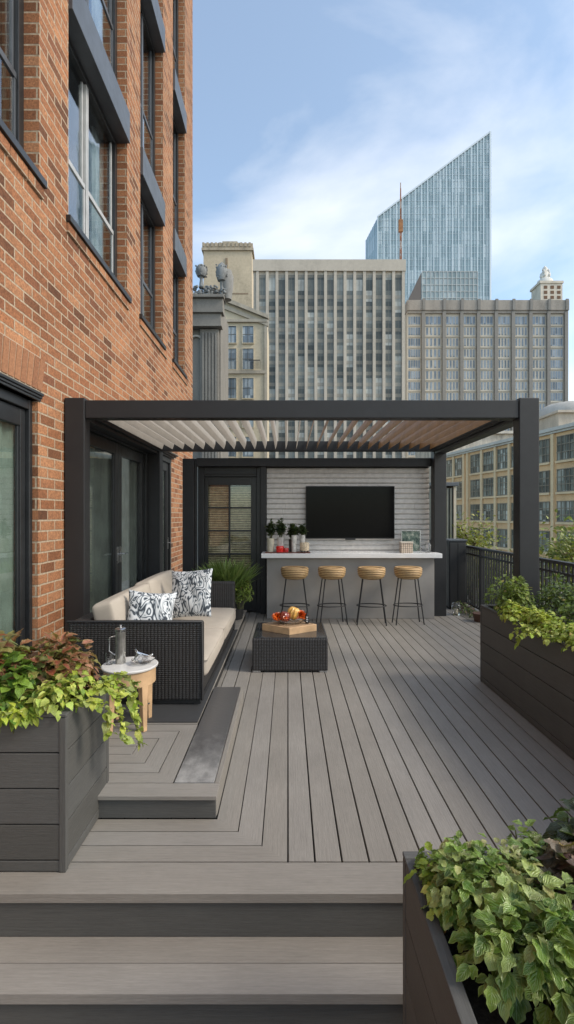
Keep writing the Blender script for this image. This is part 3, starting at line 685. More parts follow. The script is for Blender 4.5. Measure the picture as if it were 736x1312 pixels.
gb = tag(MB().lathe([(.07,.444),(.12,.452),(.155,.475),(.17,.502),(.165,.502),(.15,.478),(.115,.457),(.001,.452)], .03, 5.60, 28).build('glass_bowl', M['glass'], smooth=True), 'shallow clear glass bowl holding orange ornaments on the tray', 'bowl')
og = plain('orange_glaze', (.78, .13, .02), .25, 0, .5, 22, coat=.5); dr_ = plain('dark_red_glaze', (.22, .03, .015), .2, 0, .5, 16, coat=.6); yl = plain('golden_glaze', (.78, .42, .10), .25, 0, .35, 12, coat=.6)
def ribbed(cx, cy, cz, r, hz, ribs, depth, mat, name, label, cat='ornament', tilt=0):
    s = MB(); seg = 48; rings = 12; v = []; f = []
    for i in range(rings+1):
        ph = math.pi*i/rings
        for k in range(seg):
            a = 2*math.pi*k/seg; q = r*math.sin(ph)*(1-depth*abs(math.sin(ribs*a/2))**.6*0-depth*(.5-.5*math.cos(ribs*a)))
            p = Vector((q*math.cos(a), q*math.sin(a), hz*(-math.cos(ph))*(1-.25*math.exp(-(math.sin(ph)/.35)**2))))
            p.rotate(Matrix.Rotation(tilt, 3, 'Y')); v.append(p+Vector((cx, cy, cz)))
    for i in range(rings):
        for k in range(seg): f.append((i*seg+k, i*seg+(k+1)%seg, (i+1)*seg+(k+1)%seg, (i+1)*seg+k))
    s.add(v, f); return tag(s.build(name, mat, smooth=70), label, cat)
ribbed(.065, 5.63, .545, .078, .078, 9, .22, yl, 'gourd', 'golden striped gourd behind the dark red ball in the glass bowl', 'gourd', .3)
ribbed(-.035, 5.55, .522, .066, .064, 8, .12, dr_, 'glass_ball', 'dark red shiny ball at the front of the glass bowl', 'ornament', .1)
def flower(cx, cy, cz, r, n, mat, name, label, seed):
    s = MB(); rd = random.Random(seed)
    for i in range(n):
        a = rd.uniform(0, 6.28); e = rd.uniform(-.3, 1.4); d = Vector((math.cos(a)*math.cos(e), math.sin(a)*math.cos(e), math.sin(e)))
        sd_ = d.cross(Vector((0,0,1))).normalized()*r*.24; up = sd_.cross(d).normalized()*r*.14
        c = Vector((cx, cy, cz)); rr = r*rd.uniform(.75, 1.1)
        s.add([c+d*rr*.1, c+d*rr*.6+sd_-up, c+d*rr, c+d*rr*.6-sd_-up, c+d*rr*.6+up], [(0,1,4),(1,2,4),(2,3,4),(3,0,4)])
    return tag(s.build(name, mat), label, 'flower')
flower(-.115, 5.56, .50, .075, 70, og, 'orange_flower', 'spiky orange flower at the left of the glass bowl', 3)
flower(.150, 5.60, .515, .072, 80, og, 'orange_flower', 'full orange red flower at the right of the glass bowl', 5)
flower(-.03, 5.49, .515, .030, 36, og, 'orange_flower', 'tiny orange blossom in front of the dark red ball', 8)
bo = thing('bottle', (.205, 5.57, .44), 'little black bottle with white lettering beside the right orange flower', 'bottle')
s = MB(); s.lathe([(.001,.443),(.021,.444),(.021,.53),(.012,.548),(.009,.575),(.001,.576)], .215, 5.57, 16); s.build('bottle_body', plain('black_glass', (.012,.012,.012), .15), bo, smooth=True)
s = MB()
for k_ in range(3):   # pale letters stacked up the side
    z_ = .462+k_*.022
    s.tube([(.203, 5.548, z_+.014), (.214, 5.5475, z_), (.225, 5.548, z_+.014)], .0022, 6); s.tube([(.208, 5.548, z_+.012), (.222, 5.548, z_+.012)], .002, 6)
s.build('lettering', plain('white_print', (.8,.8,.8), .6), bo)

# ================================================================ SIDE TABLE
tx, ty, tz = -1.14, 3.61, .575
St = thing('side_table', (tx, ty, ZP), 'small round oak side table with a white marble top beside the sofa', 'side table')
s = MB(); s.lathe([(.001,tz-.022),(.185,tz-.022),(.196,tz-.014),(.198,tz-.004),(.192,tz),(.001,tz)], tx, ty, 40); s.build('table_top', M['marble'], St, smooth=30)
s = MB(); s.lathe([(.165,tz-.125),(.180,tz-.125),(.180,tz-.024),(.165,tz-.024)], tx, ty, 40); s.build('apron', M['wood'], St, smooth=30)
for q in (-38, 52, 142, 232):
    a = R(q); s = MB(); r0, r1 = .150, .165; n_ = 6; v = []
    for (rr_, z_, w_) in ((r0, tz-.03, .040), (r1, ZP+.002, .022)):
        for k_ in range(4):
            b_2 = a+R(45+90*k_); v.append((tx+rr_*math.cos(a)+w_*math.cos(b_2), ty+rr_*math.sin(a)+w_*math.sin(b_2), z_))
    s.add(v, [(0,1,2,3),(7,6,5,4),(0,4,5,1),(1,5,6,2),(2,6,7,3),(3,7,4,0)]); s.build('leg', M['wood'], St, bevel=.004)
s = MB(); s.tube([(tx-.11, ty-.11, ZP+.10), (tx+.11, ty+.11, ZP+.12)], .006); s.build('stretcher', M['black'], St)
Ca = thing('carafe', (-1.235, 3.63, tz), 'tall slim glass and steel carafe on the marble side table', 'carafe')
cx_, cy_ = -1.215, 3.63
s = MB(); s.lathe([(.036,tz+.001),(.037,tz+.02),(.036,tz+.235),(.033,tz+.235),(.033,tz+.02),(.001,tz+.012)], cx_, cy_, 28); s.build('carafe_body', plain('frosted_steel_glass', (.42,.41,.38), .12, .7, .3, 20), Ca, smooth=40)
s = MB(); s.lathe([(.039,tz+.232),(.039,tz+.250),(.03,tz+.257),(.008,tz+.258),(.006,tz+.268),(.011,tz+.276),(.001,tz+.28)], cx_, cy_, 24); s.build('lid', M['steel'], Ca, smooth=40)
s = MB(); s.tube([(cx_-.033, cy_-.01, tz+.20), (cx_-.075, cy_-.015, tz+.19), (cx_-.078, cy_-.015, tz+.09), (cx_-.034, cy_-.01, tz+.06)], .005); s.build('handle', M['steel'], Ca, smooth=True)
tag(MB().lathe([(.024,tz+.001),(.030,tz+.09),(.028,tz+.09),(.022,tz+.006),(.001,tz+.005)], -1.285, 3.60, 24).build('drinking_glass', M['glass'], smooth=True), 'small clear drinking glass left of the carafe on the marble top', 'glass')
tag(MB().lathe([(.03,tz+.001),(.055,tz+.012),(.085,tz+.035),(.082,tz+.037),(.05,tz+.017),(.001,tz+.010)], -1.045, 3.62, 28).build('glass_dish', M['glass'], smooth=True), 'clear glass dish at the right of the marble side table', 'dish')
s = MB(); s.tube([(-1.10,3.60,tz+.02),(-1.075,3.60,tz+.075),(-1.03,3.61,tz+.055),(-.99,3.62,tz+.05)], [.018,.022,.016,.006], 10); s.tube([(-1.06,3.60,tz+.05),(-1.10,3.60,tz+.11)], [.016,.005], 8); s.tube([(-1.05,3.63,tz+.03),(-.975,3.60,tz+.072)], [.016,.005], 8)
tag(s.build('crystal_ornament', glass_obj('crystal', (.95,.96,.97), .12), smooth=True), 'branching crystal ornament standing in the glass dish', 'ornament')

# ================================================================ PLANTERS
def planter(x0, x1, y0, y1, zb, zt, label, rim=.035, base=.055, nb=4, soil=.07):
    t_ = thing('planter_box', ((x0+x1)/2, (y0+y1)/2, zb), label, 'planter')
    bh = (zt-zb-base)/nb; z = zb+.002; rows = [(z, zb+base)]+[(zb+base+i*bh, zb+base+(i+1)*bh) for i in range(nb)]
    for nm, mk_ in (('front_panel', 0), ('side_panel', 1), ('back_panel', 2), ('side_panel', 3)):
        s = MB(); th = .022
        for (a, b) in rows:
            a += .003; b -= .003
            if mk_ == 0: s.board(x0+.002, x1-.002, y0, y0+th, a, b, 'x')
            if mk_ == 2: s.board(x0+.002, x1-.002, y1-th, y1, a, b, 'x')
            if mk_ == 1: s.board(x0, x0+th, y0+th+.002, y1-th-.002, a, b, 'y')
            if mk_ == 3: s.board(x1-th, x1, y0+th+.002, y1-th-.002, a, b, 'y')
        s.build(nm, M['plank'], t_, bevel=.003)
    s = MB(); s.box(x0+.024, x1-.024, y0+.024, y1-.024, zb+.004, zt-soil-.01); s.build('liner', M['gap'], t_)
    for (xx, yy) in ((x0, y0), (x1, y0), (x0, y1), (x1, y1)):
        s = MB()
        sx_ = 1 if xx == x0 else -1; sy_ = 1 if yy == y0 else -1
        a = sorted((xx-sx_*.003, xx+sx_*.028)); b = sorted((yy-sy_*.003, yy+sy_*.028)); s.board(a[0], a[1], b[0], b[1], zb+.001, zt-.004, 'z')
        s.build('corner_post', M['plank'], t_, bevel=.003)
    s = MB(); s.board(x0-.004, x1+.004, y0-.004, y0+rim, zt, zt+.014, 'x'); s.board(x0-.004, x1+.004, y1-rim, y1+.004, zt, zt+.014, 'x')
    s.board(x0-.004, x0+rim, y0+rim+.002, y1-rim-.002, zt, zt+.014, 'y'); s.board(x1-rim, x1+.004, y0+rim+.002, y1-rim-.002, zt, zt+.014, 'y')
    s.build('rim', M['plank'], t_, bevel=.003)
    s = MB(); n = 24; v = []
    for i in range(n+1):
        for j in range(n+1): v.append((x0+.026+(x1-x0-.052)*i/n, y0+.026+(y1-y0-.052)*j/n, zt-soil+random.uniform(-.012,.012)))
    s.add(v, [(i*(n+1)+j, (i+1)*(n+1)+j, (i+1)*(n+1)+j+1, i*(n+1)+j+1) for i in range(n) for j in range(n)]); s.build('soil', M['soil'], t_, smooth=True)
    return t_
planter(-2.26, -1.027, 2.306, 2.86, 0, .717, 'tall charcoal plank planter box holding red and lime leaves beside the steps')
planter(1.918, 2.95, 1.25, 4.97, 0, .745, 'long charcoal plank planter box along the right side of the deck')
planter(.375, 1.30, .10, 1.615, -.598, .548, 'big charcoal planter box in the near right corner at the foot of the steps', rim=.032, nb=6)

def leaf_tpl(kind, n=8):
    """leaf lying in xy, base at origin, tip at (0,1): returns verts, faces, uvs"""
    L_ = []
    for i in range(n+1):
        v = i/n
        if kind == 'oval': w_ = .30*math.sin(math.pi*v**.85)**.8
        elif kind == 'heart': w_ = .46*(math.sin(math.pi*min(1, v*1.02)**.62))**.9 if v < .98 else 0
        elif kind == 'lobed': w_ = .38*math.sin(math.pi*v**.75)**.75*(1+.15*math.sin(v*19))
        elif kind == 'maple': w_ = .44*math.sin(math.pi*v**.66)**.75*(1+.20*math.cos(v*15+.4))
        elif kind == 'serr': w_ = .34*math.sin(math.pi*v**.8)**.85*(1+.13*(1 if i % 2 else -1))
        else: w_ = .05*math.sin(math.pi*v**.6)
        L_.append(max(w_, .004 if 0 < i < n else 0.0))
    V = []; U = []
    for i, w_ in enumerate(L_):
        v = i/n
        for k_, u in enumerate((-1, -.5, 0, .5, 1)):
            back = -.10*abs(u) if kind in ('heart', 'maple') and v < .3 else 0
            V.append((u*w_, v+back*(1-v)+ (.04*abs(u) if kind in ('lobed','maple') else 0), 0)); U.append((u, v))
    F_ = [(i*5+j, i*5+j+1, (i+1)*5+j+1, (i+1)*5+j) for i in range(n) for j in range(4)]
    return np.array(V), F_, U
TPL = {k: leaf_tpl(k, n) for k, n in (('oval', 5), ('heart', 6), ('lobed', 12), ('maple', 13), ('serr', 10), ('blade', 6))}
TPL['mini'] = leaf_tpl('oval', 3)
def put_leaf(mb, pos, az, el, roll, size, kind, c, fold=.25, curl=.35, rd=random):
    V, F_, U = TPL[kind]; P_ = V.copy()
    wv = rd.uniform(0, 6)
    P_[:, 2] += fold*np.abs(P_[:, 0]) - curl*P_[:, 1]**2 + .16*np.sin(P_[:, 1]*12+wv+2*np.sign(P_[:, 0]))*np.abs(P_[:, 0])
    P_[:, 0] += rd.uniform(-.12, .12)*P_[:, 1]**2
    P_ *= size
    ca, sa = math.cos(az), math.sin(az); ce, se_ = math.cos(el), math.sin(el)
    f = np.array([ca*ce, sa*ce, se_]); side = np.array([sa, -ca, 0]); nrm = np.cross(side, f)
    cr, sr = math.cos(roll), math.sin(roll); s2 = side*cr+nrm*sr; n2 = nrm*cr-side*sr
    W = P_[:, :1]*s2+P_[:, 1:2]*f+P_[:, 2:3]*n2+np.array(pos)
    mb.add([tuple(p) for p in W], F_, 0, U, c)
def shade_c(c, rd, j=.30):
    k_ = 1+rd.uniform(-j, j); return tuple(max(.004, x*k_*(1+rd.uniform(-.07, .07))) for x in c)
def mound(name, label, cx, cy, z0, rx, ry, h, n, kinds, size, cols, mat, seed, cat='plant', group=None, clumps=5, stems=14, flat=0, el0=65, zc_=None):
    """a leafy plant: leaves on several leaning clumps, with bare stems inside"""
    rd = random.Random(seed); t_ = thing(name, (cx, cy, z0), label, cat, group); fb = MB(); sb = MB()
    cl = []
    for i in range(clumps):
        a = 2*math.pi*i/clumps+rd.uniform(-.5, .5); q = rd.uniform(.15, .6) if i else 0
        cl.append((cx+rx*q*math.cos(a), cy+ry*q*math.sin(a), rd.uniform(.72, 1.05), rd.uniform(.45, .75), shade_c(rd.choice(cols), rd, .15)))
    for i in range(n):
        kx, ky, kh, kr, kc = rd.choice(cl)
        a = rd.uniform(0, 2*math.pi); q = math.sqrt(rd.random())
        x = kx+rx*kr*q*math.cos(a); y = ky+ry*kr*q*math.sin(a)
        dome = math.sqrt(max(0, 1-q*q*.85)); dep = rd.random()**2.2*.55
        z = z0+h*kh*dome*(1-dep)
        az = a+rd.uniform(-.9, .9); el = R(el0*(1-q)**1.0-32*q+rd.uniform(-22, 22)); 
        sz = rd.uniform(*size)*(1-.15*(1-dep))
        c = shade_c(rd.choice(cols) if rd.random() < .4 else kc, rd)
        if rd.random() < .025: c = shade_c(rd.choice([(.30, .20, .07), (.42, .36, .10)]), rd)
        put_leaf(fb, (x, y, z), az, el, rd.uniform(-.5, .5), sz, rd.choice(kinds), c, rd.uniform(.1, .5), rd.uniform(.1, .6), rd)
        if i % max(1, n//stems) == 0: sb.tube([(cx+(x-cx)*.3, cy+(y-cy)*.3, z0-.06), ((x+cx)/2+(x-cx)*.2, (y+cy)/2+(y-cy)*.2, z0+h*.3), (x, y, z)], [.004, .003, .002], 5)
    fb.build('foliage', mat, t_, smooth=89); sb.build('stems', M['stem'], t_, smooth=True); return t_
def vine(name, label, starts, seed, kinds, size, cols, mat, group=None, gap=.024):
    rd = random.Random(seed); t_ = thing(name, starts[0][0], label, 'plant', group); fb = MB(); sb = MB()
    for (p0, dx, dy, ln) in starts:
        p = Vector(p0); d = Vector((dx, dy, .25)).normalized(); pts = [p.copy()]; L_ = 0
        while L_ < ln:
            d = (d+Vector((rd.uniform(-.12,.12), rd.uniform(-.12,.12), -.22 if L_ > .05 else 0))).normalized()
            if d.z < -.8: d = Vector((dx*.16+rd.uniform(-.1,.1), dy*.16+rd.uniform(-.1,.1), -1)).normalized()
            p = p+d*gap; L_ += gap; pts.append(p.copy())
            for q in (0, 1, 2):
                if rd.random() < .8:
                    put_leaf(fb, p, math.atan2(dy, dx)+rd.uniform(-1.6, 1.6), R(rd.uniform(-60, 30)), rd.uniform(-.7, .7), rd.uniform(*size), rd.choice(kinds), shade_c(rd.choice(cols), rd), .2, rd.uniform(.2, .6), rd)
        sb.tube(pts, .0018, 5)
    fb.build('foliage', mat, t_, smooth=89); sb.build('stems', M['stem'], t_, smooth=True); return t_
M['stem'] = plain('green_stem', (.10, .11, .04), .6)
M['leaf'] = leaf_mat('leaf_green', (.30, .42, .16), .35)
M['leaf_lime'] = leaf_mat('leaf_lime', (.50, .60, .20), .25)
M['leaf_red'] = leaf_mat('leaf_coleus', (.40, .30, .16), .35, edge=(.20, .24, .07))
M['leaf_var'] = leaf_mat('leaf_variegated', (.36, .46, .22), .4, edge=(.42, .52, .17), rough=.27)
M['leaf_dark'] = leaf_mat('leaf_dark', (.22, .24, .16), .3, rough=.35)
GREEN = [(.11, .17, .035), (.16, .23, .055), (.075, .12, .03)]; LIME = [(.42, .48, .06), (.32, .42, .05), (.50, .55, .12)]
RED = [(.24, .06, .035), (.32, .13, .07), (.15, .045, .03), (.22, .20, .06), (.40, .20, .12), (.14,.17,.05)]; MID = [(.11, .21, .03), (.18, .29, .045), (.07, .14, .025)]
DARK = [(.035, .06, .025), (.05, .08, .035), (.03, .045, .022)]; HEU = [(.15, .10, .075), (.24, .18, .13), (.09, .10, .05), (.11, .065, .06)]
BUSH = [(.17, .23, .04), (.25, .31, .06), (.11, .16, .03)]

# left planter
zt = .66
mound('coleus', 'red and bronze coleus by the brick pier at the back of the left planter', -1.56, 2.60, zt, .30, .22, .40, 620, ['lobed', 'serr', 'oval'], (.06, .105), RED, M['leaf_red'], 11, group='coleus plants in the tall planter')
mound('coleus', 'rusty coleus with green flecks near the side table end of the left planter', -1.22, 2.66, zt, .24, .20, .37, 620, ['lobed', 'serr', 'oval'], (.045, .085), RED, M['leaf_red'], 12, group='coleus plants in the tall planter')
mound('geranium', 'green scalloped foliage at the middle of the left planter', -1.34, 2.44, zt, .12, .12, .29, 150, ['maple', 'lobed'], (.06, .09), MID, M['leaf'], 13)
mound('coleus', 'dusky pink coleus on the near edge of the left planter', -1.52, 2.42, zt, .22, .13, .31, 330, ['heart', 'lobed'], (.05, .085), RED[1:]+[(.30,.17,.12)], M['leaf_red'], 14, group='coleus plants in the tall planter')
mound('creeping_jenny', 'lime green creeping plant spilling over the near edge of the left planter', -1.28, 2.34, zt+.02, .22, .10, .13, 300, ['heart', 'oval'], (.035, .065), LIME+MID[:1], M['leaf_lime'], 15, el0=30)
mound('creeping_jenny', 'lime green creeping plant filling the right corner of the left planter', -1.10, 2.46, zt+.04, .14, .22, .18, 380, ['heart', 'oval'], (.03, .055), LIME+MID[1:2], M['leaf_lime'], 16, el0=30)
vine('trailing_vine', 'pale lime trailing vine hanging down the side of the left planter',
     [((-1.06, 2.40, .74), 1, -.1, .30), ((-1.05, 2.50, .75), 1, .1, .42), ((-1.05, 2.60, .75), 1, 0, .50), ((-1.05, 2.68, .74), 1, .1, .34), ((-1.06, 2.78, .74), 1, .2, .26), ((-1.28, 2.33, .74), 0, -1, .10), ((-1.42, 2.33, .74), .2, -1, .13)],
     17, ['heart', 'lobed'], (.028, .058), LIME+[(.34,.40,.12)], M['leaf_lime'])

# right planter
zt = .69
mound('lime_shrub', 'bushy yellow green shrub in the far corner of the right planter', 2.12, 4.66, zt, .22, .24, .38, 900, ['lobed', 'oval'], (.03, .055), BUSH+[(.2,.28,.04)], M['leaf_lime'], 21, group='shrubs in the long planter')
mound('dark_shrub', 'dense dark green shrub in front of the pergola post in the right planter', 2.50, 4.55, zt, .25, .28, .40, 950, ['oval', 'lobed'], (.028, .05), GREEN, M['leaf'], 22, group='shrubs in the long planter')
mound('dark_shrub', 'dense dark green shrub by the railing side of the right planter', 2.78, 4.15, zt, .24, .32, .42, 800, ['oval', 'lobed'], (.03, .055), BUSH, M['leaf'], 23, group='shrubs in the long planter')
mound('dark_shrub', 'dark green shrub halfway along the right planter', 2.42, 3.92, zt, .26, .30, .34, 800, ['oval', 'lobed'], (.03, .055), GREEN+BUSH[:1], M['leaf'], 24, group='shrubs in the long planter')
mound('dark_shrub', 'low dark shrub at the near end of the right planter', 2.5, 3.2, zt, .3, .4, .30, 500, ['oval', 'lobed'], (.03, .055), GREEN, M['leaf'], 25, group='shrubs in the long planter')
for i, (x, y, q) in enumerate(((2.02, 4.35, 1), (2.04, 4.02, 1), (2.05, 3.68, .9), (2.04, 3.32, .9), (2.05, 2.95, .9))):
    mound('golden_oregano', ['bright lime ground cover nearest the far corner of the right planter', 'bright lime ground cover second from the far corner of the right planter', 'bright lime ground cover at the middle of the right planter rim', 'bright lime ground cover where the right planter meets the photo edge', 'bright lime ground cover nearest the viewer in the right planter'][i],
          x, y, zt+.03, .17, .24, .17*q, 520, ['heart', 'lobed'], (.026, .05), LIME, M['leaf_lime'], 30+i, group='lime ground cover along the planter rim', el0=35)
vine('trailing_lime', 'lime trailing stems hanging over the face of the right planter', [((1.95, 4.2, .77), -1, 0, .08), ((1.94, 3.95, .77), -1, 0, .12), ((1.93, 3.82, .77), -1, 0, .20), ((1.93, 3.74, .77), -1, 0, .24), ((1.93, 3.66, .77), -1, .1, .16), ((1.94, 3.5, .77), -1, 0, .10)], 41, ['heart', 'lobed'], (.028, .048), LIME, M['leaf_lime'])

# near right planter
zt = .50
mound('hosta_mound', 'large leafy green plant with pale edges nearest the steps in the corner planter', .55, 1.385, zt, .155, .165, .24, 760, ['lobed', 'maple', 'serr'], (.022, .050), MID+[(.34,.38,.13),(.14,.19,.05),(.40,.40,.16)], M['leaf_var'], 51, group='green plants in the corner planter', el0=45, clumps=8)
mound('broadleaf_plant', 'broad green leaves with jagged edges at the middle of the corner planter', .63, 1.20, zt, .19, .16, .23, 600, ['maple', 'lobed', 'oval'], (.028, .066), MID+[(.27,.33,.10)], M['leaf_var'], 52, group='green plants in the corner planter', el0=45, clumps=7)
mound('broadleaf_plant', 'large drooping green leaves at the bottom edge of the corner planter', .70, 1.00, zt, .16, .13, .17, 200, ['lobed', 'serr', 'maple', 'oval'], (.04, .088), GREEN+MID[:1], M['leaf_var'], 53, group='green plants in the corner planter', el0=35)
mound('heuchera', 'bronze purple leaves with pale veins at the right of the corner planter', .82, 1.34, zt, .15, .15, .215, 240, ['maple', 'serr'], (.045, .08), HEU, M['leaf_dark'], 54, el0=45)
mound('dark_foliage', 'deep green leaves at the far right of the corner planter', .92, 1.50, zt, .15, .11, .27, 280, ['serr', 'lobed'], (.04, .075), DARK+GREEN[2:], M['leaf_dark'], 55, el0=40)
mound('green_foliage', 'fresh green sprigs between the bronze leaves and the deep green leaves', .75, 1.49, zt, .11, .09, .20, 220, ['lobed', 'oval'], (.025, .05), MID+[(.22,.24,.10)], M['leaf_var'], 56, el0=45)
mound('creeping_green', 'small lime leaves poking over the left rim of the corner planter', .43, 1.45, zt+.03, .06, .15, .11, 130, ['heart', 'lobed'], (.02, .045), LIME+MID, M['leaf_lime'], 57, el0=20)

# potted grass by the door
Pt = thing('plant_pot', (-.80, 7.35, 0), 'black pot behind the far arm of the sofa by the black door', 'plant pot')
s = MB(); s.lathe([(.001,.002),(.14,.003),(.19,.44),(.20,.46),(.185,.462),(.17,.44),(.001,.43)], -.82, 7.35, 28); s.build('pot', M['black'], Pt, smooth=40)
s = MB(); s.lathe([(.001,.431),(.168,.441),(.001,.445)], -.82, 7.35, 20); s.build('soil', M['soil'], Pt)
rd = random.Random(5); gr = thing('ornamental_grass', (-.85, 7.35, .44), 'tall feathery green grass in the black pot by the black door', 'plant'); fb = MB()
for i in range(900):
    a = rd.uniform(0, 6.28); q = rd.random()**.6; 
    put_leaf(fb, (-.90+.17*q*math.cos(a), 7.35+.12*q*math.sin(a), .44), a+rd.uniform(-.5,.5), R(90-20*q+rd.uniform(-12,12)), rd.uniform(-1.2,1.2), rd.uniform(.25,.60), 'blade', shade_c(rd.choice([(.19,.27,.08),(.26,.34,.11),(.12,.19,.05)]), rd), .1, rd.uniform(.15,.55), rd)
fb.build('blades', M['leaf'], gr, smooth=89)
mound('small_shrub', 'rounded yellow green bush drooping beside the black pot near the sofa arm', -.68, 7.18, .36, .22, .14, .36, 1100, ['oval', 'lobed'], (.025, .045), BUSH+LIME[1:2], M['leaf'], 61, el0=30)

# ================================================================ RAILING AND THINGS BEYOND THE BAR
Rl = thing('railing', (3.2, 4.5, 0), 'black metal picket railing along the open right side of the terrace', 'railing')
RX = 3.2
s = MB(); s.box(RX-.04, RX+.04, .2, 9.12, 1.075, 1.112); s.build('top_rail', M['black'], Rl, bevel=.006)
s = MB(); s.box(RX-.02, RX+.02, .2, 9.10, .955, .985); s.build('middle_rail', M['black'], Rl, bevel=.003)
s = MB(); s.box(RX-.02, RX+.02, .2, 9.10, .07, .10); s.build('bottom_rail', M['black'], Rl, bevel=.003)
y = .4; i = 0
while y < 9.1:
    if i % 16 == 0: s = MB(); s.box(RX-.03, RX+.03, y-.03, y+.03, .001, 1.074); s.build('post', M['black'], Rl, bevel=.004)
    elif y > 4.5: s = MB(); s.box(RX-.012, RX+.012, y-.012, y+.012, .101, 1.074); s.build('picket', M['black'], Rl)
    y += .098; i += 1
Rr = thing('railing', (2.9, 9.14, 0), 'short black picket railing across the rear right corner of the terrace', 'railing')
s = MB(); s.box(2.55, 3.15, 9.10, 9.16, 1.17, 1.205); s.box(2.55, 3.15, 9.115, 9.145, .07, .10); s.build('rails', M['black'], Rr, bevel=.004)
for k_ in range(5): s = MB(); q = 2.60+k_*.11; s.box(q-.009, q+.009, 9.12, 9.14, .101, 1.169); s.build('picket', M['black'], Rr)
Cb = thing('storage_locker', (2.96, 8.85, 0), 'narrow black metal locker against the railing in the rear corner', 'locker')
s = MB(); s.box(2.815, 3.12, 8.73, 9.05, .04, 1.19); s.build('body', M['black'], Cb, bevel=.01)
s = MB(); s.box(2.80, 3.135, 8.715, 9.065, 1.192, 1.225); s.build('lid', M['panel'], Cb, bevel=.005)
s = MB(); s.box(2.832, 2.962, 8.722, 8.729, .07, 1.16); s.box(2.972, 3.103, 8.722, 8.729, .07, 1.16); s.build('doors', M['black'], Cb, bevel=.003)
s = MB(); s.box(2.83, 3.1, 8.75, 9.03, .001, .039); s.build('plinth', M['inner'], Cb)
ja = thing('glass_lantern', (2.78, 8.3, 0), 'small clear glass hurricane lantern standing on the deck by the locker', 'lantern')
s = MB(); s.lathe([(.001,.002),(.05,.002),(.055,.03),(.075,.10),(.07,.19),(.05,.21),(.047,.21),(.066,.188),(.07,.10),(.05,.034),(.001,.02)], 2.78, 8.25, 24); s.build('glass_shade', M['glass'], ja, smooth=40)
s = MB(); s.lathe([(.001,.022),(.028,.022),(.028,.10),(.001,.102)], 2.78, 8.25, 16); s.build('candle', plain('ivory_wax', (.7,.65,.5), .5), ja, smooth=40)
mound('ground_plant', 'low brownish plant on the deck between the locker and the long planter', 3.0, 8.35, 0, .16, .4, .16, 260, ['oval', 'serr'], (.03, .06), HEU+GREEN, M['leaf_dark'], 63)
s = MB(); s.lathe([(.001,.002),(.10,.002),(.13,.13),(.12,.13),(.001,.12)], 3.0, 7.75, 20)
tag(s.build('clay_bowl', plain('dark_clay', (.09,.05,.035), .8), smooth=40), 'low dark clay bowl on the deck at the foot of the railing', 'bowl')

# things on the bar
zb = 1.046
def pot_plant(x, y, r, h, fh, label, seed, colr=(.62,.60,.56), fol=DARK):
    t_ = thing('potted_herb', (x, y, zb), label, 'potted plant', 'potted plants on the left end of the bar')
    s = MB(); s.lathe([(.001,zb),(r*.88,zb+.001),(r,zb+h),(r*.9,zb+h),(r*.85,zb+h-.02),(.001,zb+h-.02)], x, y, 20); s.build('pot', plain('chalky_pot', colr, .7, 0, .25, 16), t_, smooth=40)
    rd = random.Random(seed); fb = MB(); sb = MB()
    for i in range(16):
        a = rd.uniform(0, 6.28); q = rd.uniform(.1, 1); top = Vector((x+r*1.15*q*math.cos(a), y+r*1.1*q*math.sin(a), zb+h+fh*(1-.4*q)*rd.uniform(.6,1.05)))
        sb.tube([(x+r*.3*math.cos(a), y+r*.3*math.sin(a), zb+h-.02), top], .003, 5)
        for k_ in range(18):
            f = rd.uniform(.35, 1); p = Vector((x+r*.3*math.cos(a), y+r*.3*math.sin(a), zb+h)).lerp(top, f)
            put_leaf(fb, p, rd.uniform(0, 6.28), R(rd.uniform(-20, 60)), rd.uniform(-.6,.6), rd.uniform(.045,.075), 'oval', shade_c(rd.choice(fol), rd), .2, .3, rd)
    fb.build('foliage', M['leaf_dark'], t_, smooth=89); sb.build('stems', M['stem'], t_); return t_
ty_ = 8.05
s = MB(); s.box(-.36, .36, 7.93, 8.19, zb, zb+.012); tag(s.build('serving_tray', plain('rust_tray', (.16,.05,.03), .5), bevel=.003), 'thin rust coloured tray under the pots at the left end of the bar', 'tray')
zb = 1.0595
pot_plant(-.275, 8.02, .058, .22, .30, 'pale flowered pot of dark herbs at the far left end of the bar', 71, (.60,.56,.44))
pot_plant(-.115, 8.05, .058, .235, .30, 'white pot of dark herbs behind the red candle', 72)
pot_plant(.065, 8.08, .05, .20, .30, 'black based dark pot of herbs at the middle of the tray', 73, (.06,.05,.045))
pot_plant(.10, 7.99, .042, .27, .17, 'slim white pot of herbs right of the middle of the tray', 74)
pot_plant(.235, 8.06, .045, .27, .17, 'slim white pot of herbs behind the wicker candle lantern', 75)
rc = MB(); rc.lathe([(.001,zb),(.055,zb+.001),(.068,zb+.05),(.062,zb+.09),(.05,zb+.10),(.001,zb+.085)], -.125, 7.975, 24); tag(rc.build('red_candle', plain('red_glass', (.75,.015,.01), .12, 0, .15, 12, coat=.7), smooth=40), 'glossy red glass candle bowl in front of the white pot', 'candle')
rc = MB(); rc.lathe([(.001,zb),(.045,zb+.001),(.052,zb+.05),(.046,zb+.07),(.001,zb+.065)], -.035, 7.97, 24); tag(rc.build('red_candle', plain('dark_red_glass', (.45,.012,.01), .12, 0, .15, 12, coat=.7), smooth=40), 'smaller darker red candle bowl right of the glossy red one', 'candle')
Ln = thing('candle_lantern', (.27, 7.98, zb), 'cream woven candle lantern at the right end of the rust coloured tray', 'lantern')
s = MB(); s.lathe([(.001,zb+.02),(.062,zb+.022),(.072,zb+.05),(.072,zb+.14),(.060,zb+.155),(.055,zb+.155),(.064,zb+.135),(.064,zb+.05),(.001,zb+.03)], .27, 7.975, 24); s.build('shade', plain('cream_weave', (.74,.60,.42), .6, 0, .35, 60, .003, 90), Ln, smooth=40)
s = MB()
